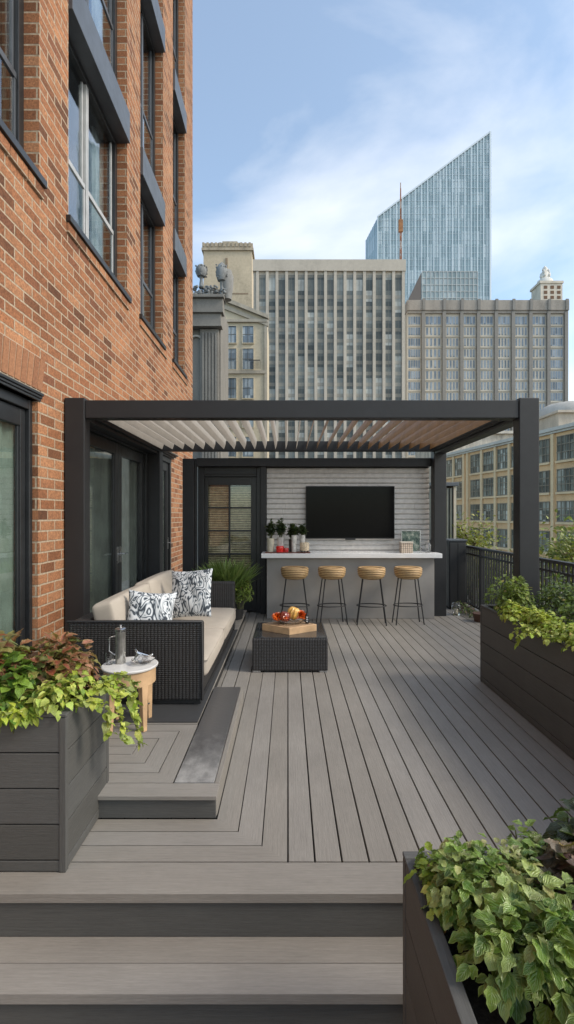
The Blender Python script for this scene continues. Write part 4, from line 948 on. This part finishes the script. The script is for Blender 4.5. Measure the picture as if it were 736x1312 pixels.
for k_ in range(8): a = k_*.785; s.tube([(.27+.05*math.cos(a), 7.975+.05*math.sin(a), zb), (.27+.063*math.cos(a), 7.975+.063*math.sin(a), zb+.03)], .006, 6)
s.build('foot', M['black'], Ln)
zb = 1.046
Wb = thing('woven_box', (1.90, 8.0, zb), 'cream and brown woven box at the right end of the bar', 'box')
s = MB(); s.box(1.80, 1.99, 7.94, 8.08, zb, zb+.155); s.build('box_body', wicker_mat('cream_wicker', (.52,.42,.33), .02, .028), Wb, bevel=.01)
s = MB(); s.box(1.795, 1.995, 7.935, 8.085, zb+.157, zb+.178); s.build('lid', plain('cream_lid', (.6,.54,.46), .7), Wb, bevel=.006)
Pf = thing('photo_frame', (2.03, 8.16, zb), 'dark glass photo frame with mottled green picture leaning behind the woven box', 'photo frame')
s = MB(); s.box(1.85, 1.865, 8.15, 8.17, zb, zb+.36); s.box(2.155, 2.17, 8.15, 8.17, zb, zb+.36); s.box(1.866, 2.154, 8.15, 8.17, zb+.345, zb+.36); s.box(1.866, 2.154, 8.15, 8.17, zb, zb+.015); s.build('frame', M['steel'], Pf)
pm, nt_, b_ = new_mat('mottled_print'); nt_.links.new(ramp(nt_, noise(nt_, objc(nt_), 14, 5, .7), [(.35, (.03,.05,.05)), (.5, (.10,.15,.13)), (.62, (.25,.29,.25)), (.7, (.5,.5,.45))]), b_.inputs['Base Color']); b_.inputs['Roughness'].default_value = .15
s = MB(); s.box(1.866, 2.154, 8.158, 8.166, zb+.016, zb+.344); s.build('picture', pm, Pf)
tag(MB().lathe([(.001,zb+.001),(.05,zb+.002),(.052,zb+.12),(.035,zb+.15),(.036,zb+.17),(.032,zb+.17),(.031,zb+.15),(.046,zb+.115),(.045,zb+.01),(.001,zb+.008)], 2.25, 8.02, 24).build('glass_jar', M['glass'], smooth=40), 'clear glass jar at the far right end of the bar top', 'jar')
tag(MB().lathe([(.001,zb+.001),(.035,zb+.002),(.037,zb+.08),(.033,zb+.08),(.03,zb+.01),(.001,zb+.008)], 2.10, 7.97, 24).build('glass_tumbler', M['glass'], smooth=40), 'low clear tumbler between the woven box and the jar', 'glass')

# shrubs and cabin beyond the railing
def tree(name, label, x, y, zb_, h, rx, n, cols, seed, sz=(.06, .12), kinds=('mini',), frac=.35, group='shrubs beyond the railing'):
    rd = random.Random(seed); t_ = thing(name, (x, y, zb_), label, 'shrub', group); tb = MB(); fb = MB()
    lim = []
    tb.tube([(x, y, zb_), (x+rd.uniform(-.1,.1), y, zb_+h*.4), (x+rd.uniform(-.15,.15), y, zb_+h*.85)], [h*.02, h*.014, h*.005], 8)
    for i in range(16):
        a = rd.uniform(0, 6.28); f = rd.uniform(frac, .85); e = rd.uniform(.3, 1.1)
        p0 = Vector((x, y, zb_+h*f)); p1 = p0+Vector((math.cos(a)*rx*.8*math.cos(e), math.sin(a)*rx*.8*math.cos(e), h*(1-f)*.8*math.sin(e)))
        tb.tube([p0, p0.lerp(p1, .5)+Vector((0,0,.04*h)), p1], [h*.007, h*.005, h*.002], 5); lim.append((p0, p1))
    for i in range(n):
        p0, p1 = rd.choice(lim); p = p0.lerp(p1, rd.uniform(.25, 1.1))+Vector([rd.gauss(0, rx*.2) for _ in range(3)])
        put_leaf(fb, p, rd.uniform(0, 6.28), R(rd.uniform(-30, 70)), rd.uniform(-1,1), rd.uniform(*sz), rd.choice(kinds), shade_c(rd.choice(cols), rd, .3), .2, .3, rd)
    tb.build('trunk', plain('bark', (.10,.07,.045), .9), t_, smooth=True); fb.build('crown', M['leaf_lime'], t_); return t_
YG = [(.14,.17,.03), (.20,.22,.04), (.09,.12,.03), (.26,.24,.06)]
tree('shrub', 'tall yellow green shrub right of the pergola post beyond the railing', 5.55, 9.6, -2.2, 3.55, .95, 4200, YG, 81, (.07,.13), ('mini','blade'))
tree('shrub', 'yellow green shrub rising at the right edge of the photo beyond the railing', 6.4, 10.6, -2.2, 3.6, 1.0, 3200, BUSH, 82, (.07,.13))
tree('shrub', 'small shrub just left of the front pergola post beyond the railing', 4.7, 11.0, -2.2, 3.1, .9, 2400, YG, 83, (.07,.12))
tree('shrub', 'wispy yellow shrub in front of the tan facade beyond the locker', 4.9, 13.4, -2.2, 3.9, .9, 2000, [(.30,.28,.06), (.22,.24,.05), (.16,.18,.04)], 84, (.07,.12))
tree('shrub', 'low bush behind the railing pickets near the locker', 4.0, 8.6, -2.2, 2.9, .7, 1800, BUSH, 85, (.06,.10))
tree('shrub', 'low bush behind the railing pickets near the long planter', 3.95, 6.9, -2.2, 2.85, .65, 1600, YG, 86, (.06,.10))
Cn = thing('roof_cabin', (4.1, 13.0, -2.2), 'narrow dark glazed cabin with a pale edge standing beyond the rear railing', 'cabin')
s = MB(); s.box(3.95, 4.30, 13.02, 14.2, -1.59, 2.35); s.build('wall', plain('dark_grey_glazing', (.09,.10,.09), .3, 0, .4, 2), Cn)
s = MB()
for q in (3.93, 4.03, 4.13, 4.22): s.box(q, q+.035, 12.97, 13.018, -1.59, 2.35)
s.build('mullion', plain('cabin_mullion', (.20,.21,.17), .5), Cn)
s = MB(); s.box(4.302, 4.37, 12.95, 14.2, -1.59, 2.40); s.build('corner_trim', plain('cream_trim', (.5,.46,.36), .6), Cn)
s = MB(); s.box(3.7, 4.42, 12.9, 14.3, 2.402, 2.50); s.build('roof', M['panel'], Cn, bevel=.01)

# ================================================================ THE CITY
def B_(x0, x1, ytop, d):                              # facade rectangle from its distance: left, right, top height
    return PX(x0, d), PX(x1, d), PZ(ytop, d)
GZ = -40
def stone(name, c, sc=.15, var=.18): 
    m, nt, b = new_mat(name); oc = objc(nt)
    n1 = noise(nt, oc, sc, 6, .65, (1, 1, .35)); n2 = noise(nt, oc, sc*9, 4, .7)
    f = math_(nt, 'ADD', math_(nt, 'MULTIPLY', n1, .6), math_(nt, 'MULTIPLY', n2, .4))
    nt.links.new(ramp(nt, f, [(.3, tuple(x*(1-var*1.6) for x in c)), (.5, c), (.7, tuple(min(1, x*(1+var)) for x in c))]), b.inputs['Base Color']); b.inputs['Roughness'].default_value = .85; return m
# 1: wide ribbed slab
d = 160; x0, x1, zt_ = B_(325, 518.5, 334, d); w1 = thing('office_block', ((x0+x1)/2, d+12, GZ), 'wide grey concrete office block with tall narrow fins at the skyline centre', 'office building')
fin = stone('pale_concrete', (.50, .45, .375), .12, .16); 
s = MB(); s.box(x0, x1, d, d+25, GZ, zt_); s.box(x0-.15, x1+.3, d-.8, d+25.3, zt_-3.6, zt_+.02); s.build('wall', fin, w1)
gl = cell_mat('office_glazing', 3.1, 3.5, [(0, (.07,.085,.085)), (.3, (.11,.12,.115)), (.55, (.15,.165,.155)), (.75, (.22,.24,.23)), (.9, (.33,.35,.33)), (1, (.46,.47,.44))], .35, vary=.7, spec=.3)
sp_m = cell_mat('dark_spandrel', 3.1, 3.5, [(0, (.17,.165,.14)), (1, (.30,.29,.25))], .6, vary=.6)
bp = 12.42*d/F
for i in range(16):
    xa = PX(332.6, d)+bp*i; 
    if xa+1.9 > x1-1: break
    s = MB(); z = zt_-3.8-3.5
    ztop = zt_-4.6
    s.box(xa-.1, xa+2.0, d-.05, d-.02, GZ+8, ztop); q = s.build('window_bay', gl, w1)
    s = MB(); k_ = 0; z = ztop-6.5
    s.box(xa, xa+1.92, d-.12, d-.055, ztop-.9, ztop)
    while z > GZ+10: s.box(xa, xa+1.92, d-.12, d-.055, z-1.15, z); z -= 3.5
    s.box(xa+.92, xa+1.0, d-.16, d-.10, GZ+8, ztop); s.build('glazing_grid', sp_m, q)
for i in range(17):
    xa = PX(332.6, d)+bp*i-.52
    if xa > x1: break
    s = MB(); s.box(xa-.50, xa+.42, d-.60, d-.001, GZ, zt_-3.65); s.build('fin', fin, w1)
ma = thing('radio_mast', (PX(513.6, 165), 165, zt_), 'thin red and white radio mast on the roof of the wide ribbed block', 'mast')
mx_, mh = PX(513.6, 165), PZ(234, 165); s = MB(); z = zt_+.03; i = 0
rm = [plain('mast_red', (.38, .15, .07), .6, 0, .4, .5), plain('mast_white', (.6, .55, .5), .6)]
while z < mh:
    w_ = .26*(1-(z-zt_)/(mh-zt_)*.75); zn = min(z+2.2, mh)
    for (a, b) in ((-w_,-w_),(w_,-w_),(w_,w_),(-w_,w_)): s.tube([(mx_+a, 165+b, z), (mx_+a*.95, 165+b*.95, zn)], .09, 4, 0 if i % 3 else 1)
    s.tube([(mx_-w_, 165-w_, z), (mx_+w_, 165-w_, zn)], .08, 4, 0); s.tube([(mx_+w_, 165-w_, z), (mx_-w_, 165-w_, zn)], .08, 4, 0); z = zn; i += 1
s.build('lattice', rm, ma)
s = MB(); s.box(mx_-.7, mx_+.7, 164.6, 165.4, zt_+12, zt_+16); s.build('antenna_panel', plain('antenna_rust', (.36,.16,.06), .7, 0, .4, .5), ma)

# 2: ribbed block on the right
d = 182; x0, x1, zt_ = B_(522, 726.5, 386, d); w2 = thing('office_block', ((x0+x1)/2, d+12, GZ), 'tan office block with broad dark piers and slim blue windows', 'office building')
tanm = stone('tan_panel', (.55, .51, .43), .12, .14); pier = stone('grey_pier', (.24, .23, .21), .1, .15)
s = MB(); s.box(x0, x1, d, d+28, GZ, zt_-3.8); s.build('wall', tanm, w2)
s = MB(); s.box(x0-.2, x1+.3, d-1.1, d+28.2, zt_-3.6, zt_); s.box(x0, x1, d-.7, d-.001, zt_-4.6, zt_-3.61); s.build('parapet', stone('grey_parapet', (.33, .30, .26), .3, .3), w2)
ps = [542, 568.5, 591, 612.4, 635, 656.7, 679, 702, 724.5]
for p in ps:
    s = MB(); a = PX(p-2.1, d); b = PX(p+2.1, d); s.box(a, b, d-.95, d-.001, GZ, zt_-.01-3.6); s.build('pier', pier, w2)
for k_, p in enumerate(ps):
    s = MB(); xx = PX(p, d); s.box(xx-.5, xx+.5, d-1.5, d-1.101, zt_-3.7, zt_+.3); s.build('parapet_block', pier, w2)
gl2 = cell_mat('blue_window', .9, 3.98, [(0, (.09,.13,.17)), (.3, (.15,.20,.26)), (.55, (.22,.28,.34)), (.8, (.32,.38,.44)), (1, (.10,.14,.17))], .2, vary=.3)
edges = [522]+ps; rest = MB(); cnt = 0
for r in range(20):
    zt2 = zt_-5.6-3.98*r
    if zt2-2 < GZ+5: break
    for k_ in range(len(edges)-1):
        a = PX(edges[k_]+(3.2 if k_ else 1.2), d); b = PX(edges[k_+1]-3.2, d); nw = 4 if k_ not in (0, 8) else 5
        wcell = (b-a)/nw; tgt = MB() if cnt < 99 else rest
        for j in range(nw):
            frac = .46 if (r > 0 and k_ not in (0, 8)) else .78
            c0 = a+wcell*(j+.5)-wcell*frac/2; tgt.box(c0, c0+wcell*frac, d-.06, d-.01, zt2-2.75+(.0 if r else -.1), zt2)
        if cnt < 99: tgt.build('window', gl2, w2)
        cnt += 1
o_ = rest.build('lower_windows', gl2, w2); o_['kind'] = 'stuff'
s = MB()
for r in range(20):
    z = zt_-5.6-3.98*r-3.1
    if z < GZ+5: break
    for k_ in range(len(edges)-1): s.box(PX(edges[k_]+2.4, d), PX(edges[k_+1]-2.4, d), d-.3, d-.065, z-.35, z-.02)
s.build('spandrel_course', tanm, w2)
# 3: glass box on top
d = 196; x0, x1, zt_ = B_(524, 612, 348, d); w3 = thing('glass_pavilion', ((x0+x1)/2, d, 60), 'grey green glass rooftop block with a sloping left end behind the tan office block', 'building')
zb_ = PZ(400, d); xm = PX(541, d)
s = MB(); s.add([(x0,d,zb_),(x1,d,zb_),(x1,d,zt_),(xm,d,zt_),(x0,d,PZ(382,d)),(x0,d+20,zb_),(x1,d+20,zb_),(x1,d+20,zt_),(xm,d+20,zt_),(x0,d+20,PZ(382,d))],
      [(0,1,2,3,4),(9,8,7,6,5),(1,6,7,2),(2,7,8,3),(3,8,9,4),(4,9,5,0),(0,5,6,1)])
s.build('glazing', cell_mat('grey_green_glass', 3.0, 2.8, [(0, (.22,.29,.30)), (.5, (.30,.38,.39)), (1, (.42,.49,.50))], .18, vary=.2), w3)
s = MB(); q = xm
while q < x1+.1: s.box(q-.14, q+.14, d-.25, d-.001, zb_, zt_); q += (x1-xm)/13
z = zt_
while z > zb_: s.box(xm+.0, x1, d-.22, d-.002, z-.12, z+.12); z -= 2.6
s.build('mullions', plain('alu_grid', (.42,.45,.45), .4), w3)
s = MB(); s.add([(x0-.1,d-.12,PZ(389,d)),(xm-.4,d-.12,PZ(389,d)),(xm-.4,d-.12,PZ(350,d)),(x0-.1,d-.12,PZ(383,d)), (x0-.1,d-.02,PZ(389,d)),(xm-.4,d-.02,PZ(389,d)),(xm-.4,d-.02,PZ(350,d)),(x0-.1,d-.02,PZ(383,d))],[(0,1,2,3),(7,6,5,4),(0,4,5,1),(1,5,6,2),(2,6,7,3),(3,7,4,0)]); s.build('dark_gable', plain('brown_grey_gable', (.13,.115,.105), .7), w3)
# 4: tall slanted glass tower
d = 330; w4 = thing('glass_tower', (PX(550, d), d+20, GZ), 'tall blue glass tower with a steeply slanting roof rising above the offices', 'skyscraper')
def bp_(px, dd): return PX(px, dd)
A = (PX(469, 352), 352); Bv = (PX(484, d), d); Cv = (PX(627.5, d), d); Dv = (PX(630, 345), 345); E_ = (PX(560, 390), 390)
zA, zB, zC, zD = PZ(308, 352), PZ(279, d), PZ(171, d), PZ(174, 345)
s = MB(); pts_ = [A, Bv, Cv, Dv, E_]; zs_ = [zA, zB, zC, zD, (zA+zD)/2]
s.add([(p[0],p[1],GZ) for p in pts_]+[(p[0],p[1],z) for p, z in zip(pts_, zs_)], [(i,(i+1)%5,5+(i+1)%5,5+i) for i in range(5)]+[(5,6,7),(5,7,8),(5,8,9)])
s.build('glazing', cell_mat('blue_tower_glass', 2.08, 8.6, [(0, (.29,.39,.42)), (.3, (.34,.45,.48)), (.6, (.41,.52,.55)), (.85, (.50,.60,.63)), (1, (.62,.70,.72))], .12, vary=.25, off=(.3,0), spec=.5), w4)
s = MB(); n = 36
for i in range(n+1):
    f = i/n; x = Bv[0]+(Cv[0]-Bv[0])*f; zz = zB+(zC-zB)*f; ww = .32 if i % 2 == 0 else .10
    s.box(x-ww, x+ww, d-.5, d-.01, GZ, zz+.6)
z = 20
while z < zC:
    f0 = max(0, (z-zB)/(zC-zB)); s.box(Bv[0]+(Cv[0]-Bv[0])*f0, Cv[0], d-.20, d-.012, z-.12, z+.12); z += 4.3
for i in range(7):
    f = i/7; x = A[0]+(Bv[0]-A[0])*f; yy = A[1]+(Bv[1]-A[1])*f; zz = zA+(zB-zA)*f; s.box(x-.2, x+.2, yy-.6, yy-.02, GZ, zz)
s.build('mullions', plain('pale_alu', (.52,.60,.63), .35, .3), w4)
s = MB(); s.box(Cv[0]-.3, Cv[0]+.9, d-.8, d+.4, GZ, zC+1.0); 
s.add([(Bv[0],d-.6,zB),(Cv[0],d-.6,zC),(Cv[0],d-.6,zC+1.3),(Bv[0],d-.6,zB+1.3),(Bv[0],d+.6,zB),(Cv[0],d+.6,zC),(Cv[0],d+.6,zC+1.3),(Bv[0],d+.6,zB+1.3)],[(0,1,2,3),(7,6,5,4),(3,2,6,7)])
s.build('edge_trim', plain('white_alu', (.62,.68,.70), .3, .3), w4)
# 5: cream stepped tower on the left
d = 205; x0, x1, zt_ = B_(261, 323, 318, d); w5 = thing('stepped_tower', ((x0+x1)/2, d+9, GZ), 'blank sandstone tower with a stepped crown behind the pediment on the left', 'tower')
crm = stone('sandstone', (.50, .42, .30), .12, .22)
s = MB(); s.box(x0, x1, d, d+18, GZ, zt_); s.build('wall', crm, w5)
s = MB(); s.box(x0-.7, x1+.7, d-.7, d+18.7, zt_-1.1, zt_-.1); s.box(x0-.4, x1+.4, d-.5, d+18.4, zt_-.09, zt_+1.8)
for k_ in range(12): q = x0-.4+k_*(x1-x0+.1)/11.6; s.box(q, q+.9, d-.8, d-.501, zt_+.3, zt_+2.0)
s.build('cornice', stone('weathered_cornice', (.40, .34, .25), .5, .35), w5)
s = MB(); s.box(PX(271,d), PX(314,d), d+2, d+16, zt_+1.82, PZ(308,d)); s.box(PX(278,d), PX(308,d), d+4, d+14, PZ(308,d)+.01, PZ(304,d)); s.box(PX(283,d), PX(303,d), d+5, d+12, PZ(304,d)+.01, PZ(300.5,d)); s.build('crown', stone('weathered_crown', (.42, .37, .28), .5, .3), w5)
s = MB(); s.box(x0+1.5, x1-1.5, d-.05, d-.001, zt_-19, zt_-18.4); s.box(PX(289,d), PX(292,d), d-.3, d-.001, PZ(346,d), PZ(331,d)); s.build('carving', stone('brown_carving', (.24, .18, .12), .8, .3), w5)
# 6: cream house with sloping pediment
d = 112; x0, x1, _ = B_(281, 342, 410, d); w6 = thing('stone_house', ((x0+x1)/2, d+7, GZ), 'cream stone house with a sloping pediment and paired sash windows left of the wide block', 'building')
cs = stone('cream_stone', (.52, .46, .34), .3, .16); zl, zr = PZ(384, d), PZ(408, d)
s = MB(); s.add([(x0,d,GZ),(x1,d,GZ),(x1,d,zr),(x0,d,zl),(x0,d+14,GZ),(x1,d+14,GZ),(x1,d+14,zr),(x0,d+14,zl)],[(0,1,2,3),(1,5,6,2),(3,2,6,7),(4,0,3,7),(5,4,7,6)]); s.build('wall', cs, w6)
s = MB()
for (o0, pr_) in ((0, .9), (-1.6, .45)):
    s.add([(x0+.5,d-pr_,zl+.6+o0),(x1+.4,d-pr_,zr+.5+o0),(x1+.4,d-pr_,zr-.3+o0),(x0+.5,d-pr_,zl-.3+o0),(x0+.5,d+.3,zl+.6+o0),(x1+.4,d+.3,zr+.5+o0),(x1+.4,d+.3,zr-.3+o0),(x0+.5,d+.3,zl-.3+o0)],[(3,2,1,0),(0,1,5,4),(2,3,7,6),(1,2,6,5)])
s.box(x0+.5, x1+.2, d-.6, d-.001, PZ(413.5,d), PZ(410,d)); s.box(x0+.5, x1+.1, d-.4, d-.001, PZ(479,d), PZ(475,d)); s.box(x1-.5, x1+.12, d-.35, d-.001, GZ, PZ(414,d))
s.build('pediment', stone('grey_stone_trim', (.38, .345, .28), .6, .25), w6)
gl3 = cell_mat('sash_glass', 1.2, 1.9, [(0, (.10,.13,.16)), (.5, (.22,.27,.31)), (1, (.40,.45,.47))], .2, vary=.5)
for (a, b) in ((290, 303), (311, 325)):
    for (c, e) in ((418, 439), (447, 473), (484.6, 510), (522, 547), (560, 585), (600, 625)):
        s = MB(); xa, xb, zc1, ze = PX(a,d), PX(b,d), PZ(c,d), PZ(e,d); s.box(xa, xb, d-.06, d-.01, ze, zc1); wo = s.build('window', gl3, w6)
        s = MB(); fw = .16
        s.box(xa-fw, xa, d-.25, d-.002, ze-fw, zc1+fw); s.box(xb, xb+fw, d-.25, d-.002, ze-fw, zc1+fw); s.box(xa, xb, d-.25, d-.002, zc1, zc1+fw); s.box(xa-.1, xb+.1, d-.4, d-.002, ze-fw*2, ze-fw-.01); s.build('surround', cs, wo)
        s = MB(); m_ = (xa+xb)/2; s.box(m_-.05, m_+.05, d-.13, d-.065, ze, zc1); s.box(xa, m_-.051, d-.13, d-.065, (ze+zc1)/2-.05, (ze+zc1)/2+.05); s.box(m_+.051, xb, d-.13, d-.065, (ze+zc1)/2-.05, (ze+zc1)/2+.05); s.build('frame', plain('dark_sash', (.12,.12,.11), .5), wo)
s = MB()
for k_ in range(9): q = PX(321,d)+k_*.28; s.tube([(q, d-.9, PZ(474,d)), (q, d-.9, PZ(463,d))], .04, 5)
s.box(PX(320,d), PX(334,d), d-.95, d-.85, PZ(463.5,d), PZ(462.5,d)); s.build('balcony', M['black'], w6)
# 7: grey classical corner with big fluted pilaster
d = 92; w7 = thing('classical_building', (PX(262, d), d+8, GZ), 'dark grey classical building with a fluted pilaster next to the brick wall', 'building')
gm = stone('sooty_stone', (.20, .19, .17), .4, .22)
s = MB(); s.box(PX(225,d), PX(283,d), d, d+12, GZ, PZ(386,d)); s.build('wall', gm, w7)
s = MB(); s.box(PX(225,d), PX(288,d), d-2.2, d-.01, PZ(406,d), PZ(389,d)); s.box(PX(225,d), PX(289.5,d), d-2.8, d+.5, PZ(388.8,d), PZ(385,d)); s.box(PX(225,d), PX(285,d), d-1.7, d-.01, PZ(421,d), PZ(406.2,d)); s.box(PX(225,d), PX(286,d), d-2.0, d-.005, PZ(423,d), PZ(421.2,d)); s.build('entablature', gm, w7, bevel=.06)
s = MB(); s.box(PX(258,d), PX(281,d), d-.9, d-.002, GZ, PZ(424,d))
for k_ in range(5): q = PX(260.5+k_*4.1,d); s.box(q, q+.36, d-1.15, d-.901, GZ, PZ(429,d))
s.build('pilaster', gm, w7)
s = MB(); 
for k_ in range(9):
    a0, a1 = math.pi*k_/9, math.pi*(k_+1)/9; cxx, czz, rr_ = PX(252,d), PZ(440,d), 1.1
    s.add([(cxx+rr_*math.cos(a0),d-.5,czz+rr_*math.sin(a0)),(cxx+rr_*1.3*math.cos(a0),d-.5,czz+rr_*1.3*math.sin(a0)),(cxx+rr_*1.3*math.cos(a1),d-.5,czz+rr_*1.3*math.sin(a1)),(cxx+rr_*math.cos(a1),d-.5,czz+rr_*math.sin(a1)),
           (cxx+rr_*math.cos(a0),d-.01,czz+rr_*math.sin(a0)),(cxx+rr_*1.3*math.cos(a0),d-.01,czz+rr_*1.3*math.sin(a0)),(cxx+rr_*1.3*math.cos(a1),d-.01,czz+rr_*1.3*math.sin(a1)),(cxx+rr_*math.cos(a1),d-.01,czz+rr_*math.sin(a1))],[(0,1,2,3),(1,5,6,2),(0,3,7,4)])
s.build('arch', stone('pale_arch', (.4,.38,.34), .5), w7)
s = MB(); rd = random.Random(9); slv = stone('silvery_carving', (.20, .21, .21), 1.2, .6)
for k_ in range(150):
    x = PX(rd.uniform(243, 292), d); hgt = PZ(385,d)+rd.uniform(.1, 1.9)*(1 if x < PX(284,d) else .9); s.ball(x, d-1.5+rd.uniform(-.8,.8), hgt, rd.uniform(.12,.42), rd.uniform(.12,.35), rd.uniform(.12,.34), 8, 6)
s.build('roof_carving', slv, w7, smooth=True)
def finial(px, ybot, ytop, w_, label, seed, slab=False):
    rd = random.Random(seed); x = PX(px, d); z0, z1 = PZ(ybot, d), PZ(ytop, d); hh = z1-z0
    t_ = thing('roof_finial', (x, d-1.5, z0), label, 'finial')
    s = MB(); s.lathe([(.001,z0),(.45,z0),(.35,z0+hh*.2),(.25,z0+hh*.35),(.4,z0+hh*.45),(.001,z0+hh*.46)], x, d-1.5, 12); s.build('stem', slv, t_, smooth=True)
    s = MB(); s.lathe([(.001,z0+hh*.45),(w_*.35,z0+hh*.47),(w_*.5,z0+hh*.62),(w_*.48,z0+hh*.78),(w_*.28,z0+hh*.92),(.001,z1)], x, d-1.5, 14)
    for k_ in range(26): a = rd.uniform(0,6.28); f = rd.uniform(.5,.92); s.ball(x+w_*.45*math.cos(a), d-1.5+w_*.4*math.sin(a), z0+hh*f, rd.uniform(.1,.25), .18, rd.uniform(.1,.25), 7, 5)
    s.build('urn', slv, t_, smooth=True)
    if slab: s = MB(); s.lathe([(.001,z0),(.9,z0),(1.15,z0+hh*.3),(1.3,z0+hh*.6),(.9,z0+hh*.82),(.001,z0+hh*.88)], x+.75, d-.6, 16); s.build('shell', stone('grey_scale', (.22,.22,.21), 2, .3), t_, smooth=True)
finial(260, 374, 343, 2.1, 'small silvery carved urn on the roof edge beside the brick wall', 1)
finial(286, 386, 341, 2.2, 'larger silvery carved urn with a grey rounded shell on the classical roof', 2, True)
# 8: ornate white turret, far right
d = 235; w8 = thing('white_turret', (PX(706, d), d+4, 40), 'ornate pale roof turret with a statue on top at the right of the skyline', 'turret')
s = MB(); s.box(PX(693,d), PX(721,d), d, d+9, PZ(400,d), PZ(363,d)); s.box(PX(691.5,d), PX(722,d), d-.4, d+9.5, PZ(363,d)+.01, PZ(360,d)); s.build('base', stone('cream_turret', (.62,.56,.46), .3, .2), w8)
s = MB(); 
opm = plain('brown_opening', (.16,.09,.05), .8)
for k_ in range(3):
    for r in range(3): s = MB(); s.box(PX(697+k_*8.5,d), PX(701.5+k_*8.5,d), d-.1, d-.001, PZ(383-r*6.5,d), PZ(379-r*6.5,d)); s.build('opening', opm, w8)
s = MB(); xx = PX(704,d); s.lathe([(.001,PZ(360,d)),(4.0,PZ(360,d)),(3.4,PZ(355,d)),(2.0,PZ(352,d)),(1.8,PZ(345,d)),(1.1,PZ(342,d)),(1.2,PZ(339,d)),(.4,PZ(336,d)),(.001,PZ(335,d))], xx, d+4, 12)
rd = random.Random(4)
for k_ in range(24): a = rd.uniform(0,6.28); f = rd.random(); s.ball(xx+(3.2-2.2*f)*math.cos(a), d+4+2*math.sin(a), PZ(359,d)+f*(PZ(340,d)-PZ(359,d)), .6, .6, rd.uniform(.5,1.3), 7, 5)
s.build('cupola', stone('white_carving', (.7,.67,.6), .6, .25), w8, smooth=True)
# 9: pale domed stone building, right edge
d = 125; w9 = thing('domed_building', (PX(745, d), d+10, GZ), 'pale stone building with a rounded roof at the right edge above the tan facade', 'building')
s = MB(); s.box(PX(716,d), PX(800,d), d, d+20, GZ, PZ(529,d)); s.box(PX(713,d), PX(800,d), d-.8, d+20, PZ(529,d)+.01, PZ(526,d)); s.build('wall', stone('pale_limestone', (.50,.45,.37), .4, .25), w9)
s = MB(); s.lathe([(9.2,PZ(526,d)),(9,PZ(521,d)),(8,PZ(514,d)),(6,PZ(508,d)),(.01,PZ(506,d))], PX(760,d), d+10, 28); s.build('roof', stone('lead_roof', (.42,.40,.36), .4, .2), w9, smooth=True)
# 10: pale block seen under the pergola above the tan facade
d = 118; w10 = thing('stone_block', (PX(640, d), d+10, GZ), 'mottled pale stone block just above the roofline of the tan facade', 'building')
s = MB(); s.box(PX(560,d), PX(713,d), d, d+20, GZ, PZ(552,d)); s.build('wall', stone('mottled_limestone', (.52,.48,.40), .9, .45), w10)
s = MB(); s.box(PX(560,d), PX(714,d), d-.7, d-.01, PZ(556,d), PZ(552.5,d)); s.build('cornice', stone('pale_cornice', (.55,.52,.45), .4, .2), w10)

# 11: tan warehouse receding along the right
Wh = thing('tan_warehouse', (30, 66, GZ), 'tan brick warehouse with rows of large gridded windows receding along the right side', 'building')
ux = Vector((-.186, 1, 0)).normalized(); nx_ = Vector((-ux.y, ux.x, 0)); org = Vector((31, 54, 0))       # nx_ points towards the terrace
LN = math.sqrt(1+.186**2)
def fb_(mb, t0, t1, o0, o1, z0, z1, c=None):          # box in facade coordinates: t along, o outward
    t0 *= LN; t1 *= LN
    v = []
    for z in (z0, z1):
        for (a, b) in ((t0,o1),(t1,o1),(t1,o0),(t0,o0)): p = org+ux*a+nx_*b; v.append((p.x, p.y, z))
    mb.add(v, [(0,1,2,3),(7,6,5,4),(4,5,1,0),(5,6,2,1),(6,7,3,2),(7,4,0,3)][0:6], 0, None, c)
tanb = stone('tan_brick', (.78, .51, .27), .5, .16); trimt = stone('tan_trim', (.80, .60, .36), .5, .12)
s = MB(); fb_(s, -14, 30, -14, 0, GZ, 11.2); s.build('wall', tanb, Wh)
s = MB(); fb_(s, -14, 30.2, -.5, .5, 11.21, 11.6); fb_(s, -14, 30.1, .01, .3, 10.95, 11.2); s.build('cornice', stone('white_coping', (.62,.58,.50), .5, .15), Wh)
cols_ = [(-8.4, -5.2), (-4.2, -1.0), (-.6, 2.5), (3.72, 5.5), (8.0, 10.6), (11.35, 13.6), (14.4, 16.9), (17.6, 20.2), (22.6, 24.6), (25.3, 27.6)]
s = MB()
for p in (-4.7, -.8, 3.1, 6.2, 7.5, 10.97, 14.0, 17.25, 20.9, 22.0, 25.0, 28.3): fb_(s, p-.22, p+.22, .001, .28, GZ, 10.9)
s.build('pilasters', trimt, Wh)
rows_ = [(7.82, 10.48), (4.30, 6.79), (.92, 3.2), (-2.6, -.22), (-6.2, -3.8)]
glw = cell_mat('warehouse_glass', .55, 1.1, [(0, (.06,.065,.055)), (.4, (.12,.13,.11)), (.7, (.22,.23,.19)), (.9, (.36,.37,.31)), (1, (.5,.5,.44))], .15, axis='Y', vary=.6)
frm = plain('tan_window_frame', (.26,.22,.16), .6)
for (a, b) in cols_:
    for (c, e) in rows_:
        s = MB(); fb_(s, a, b, .01, .05, c, e); wo = s.build('window', glw, Wh)
        s = MB(); nv = max(3, int((b-a)/.55))
        for k_ in range(nv+1): q = a+(b-a)*k_/nv; fb_(s, q-.035, q+.035, .051, .11, c, e)
        for f in (0, .33, .66, 1): z = c+(e-c)*f; fb_(s, a-.04, b+.04, .112, .15, z-.045, z+.045)
        s.build('frame', frm, wo)
        s = MB(); fb_(s, a-.12, b+.12, .01, .25, c-.3, c-.06); s.build('sill', trimt, wo)
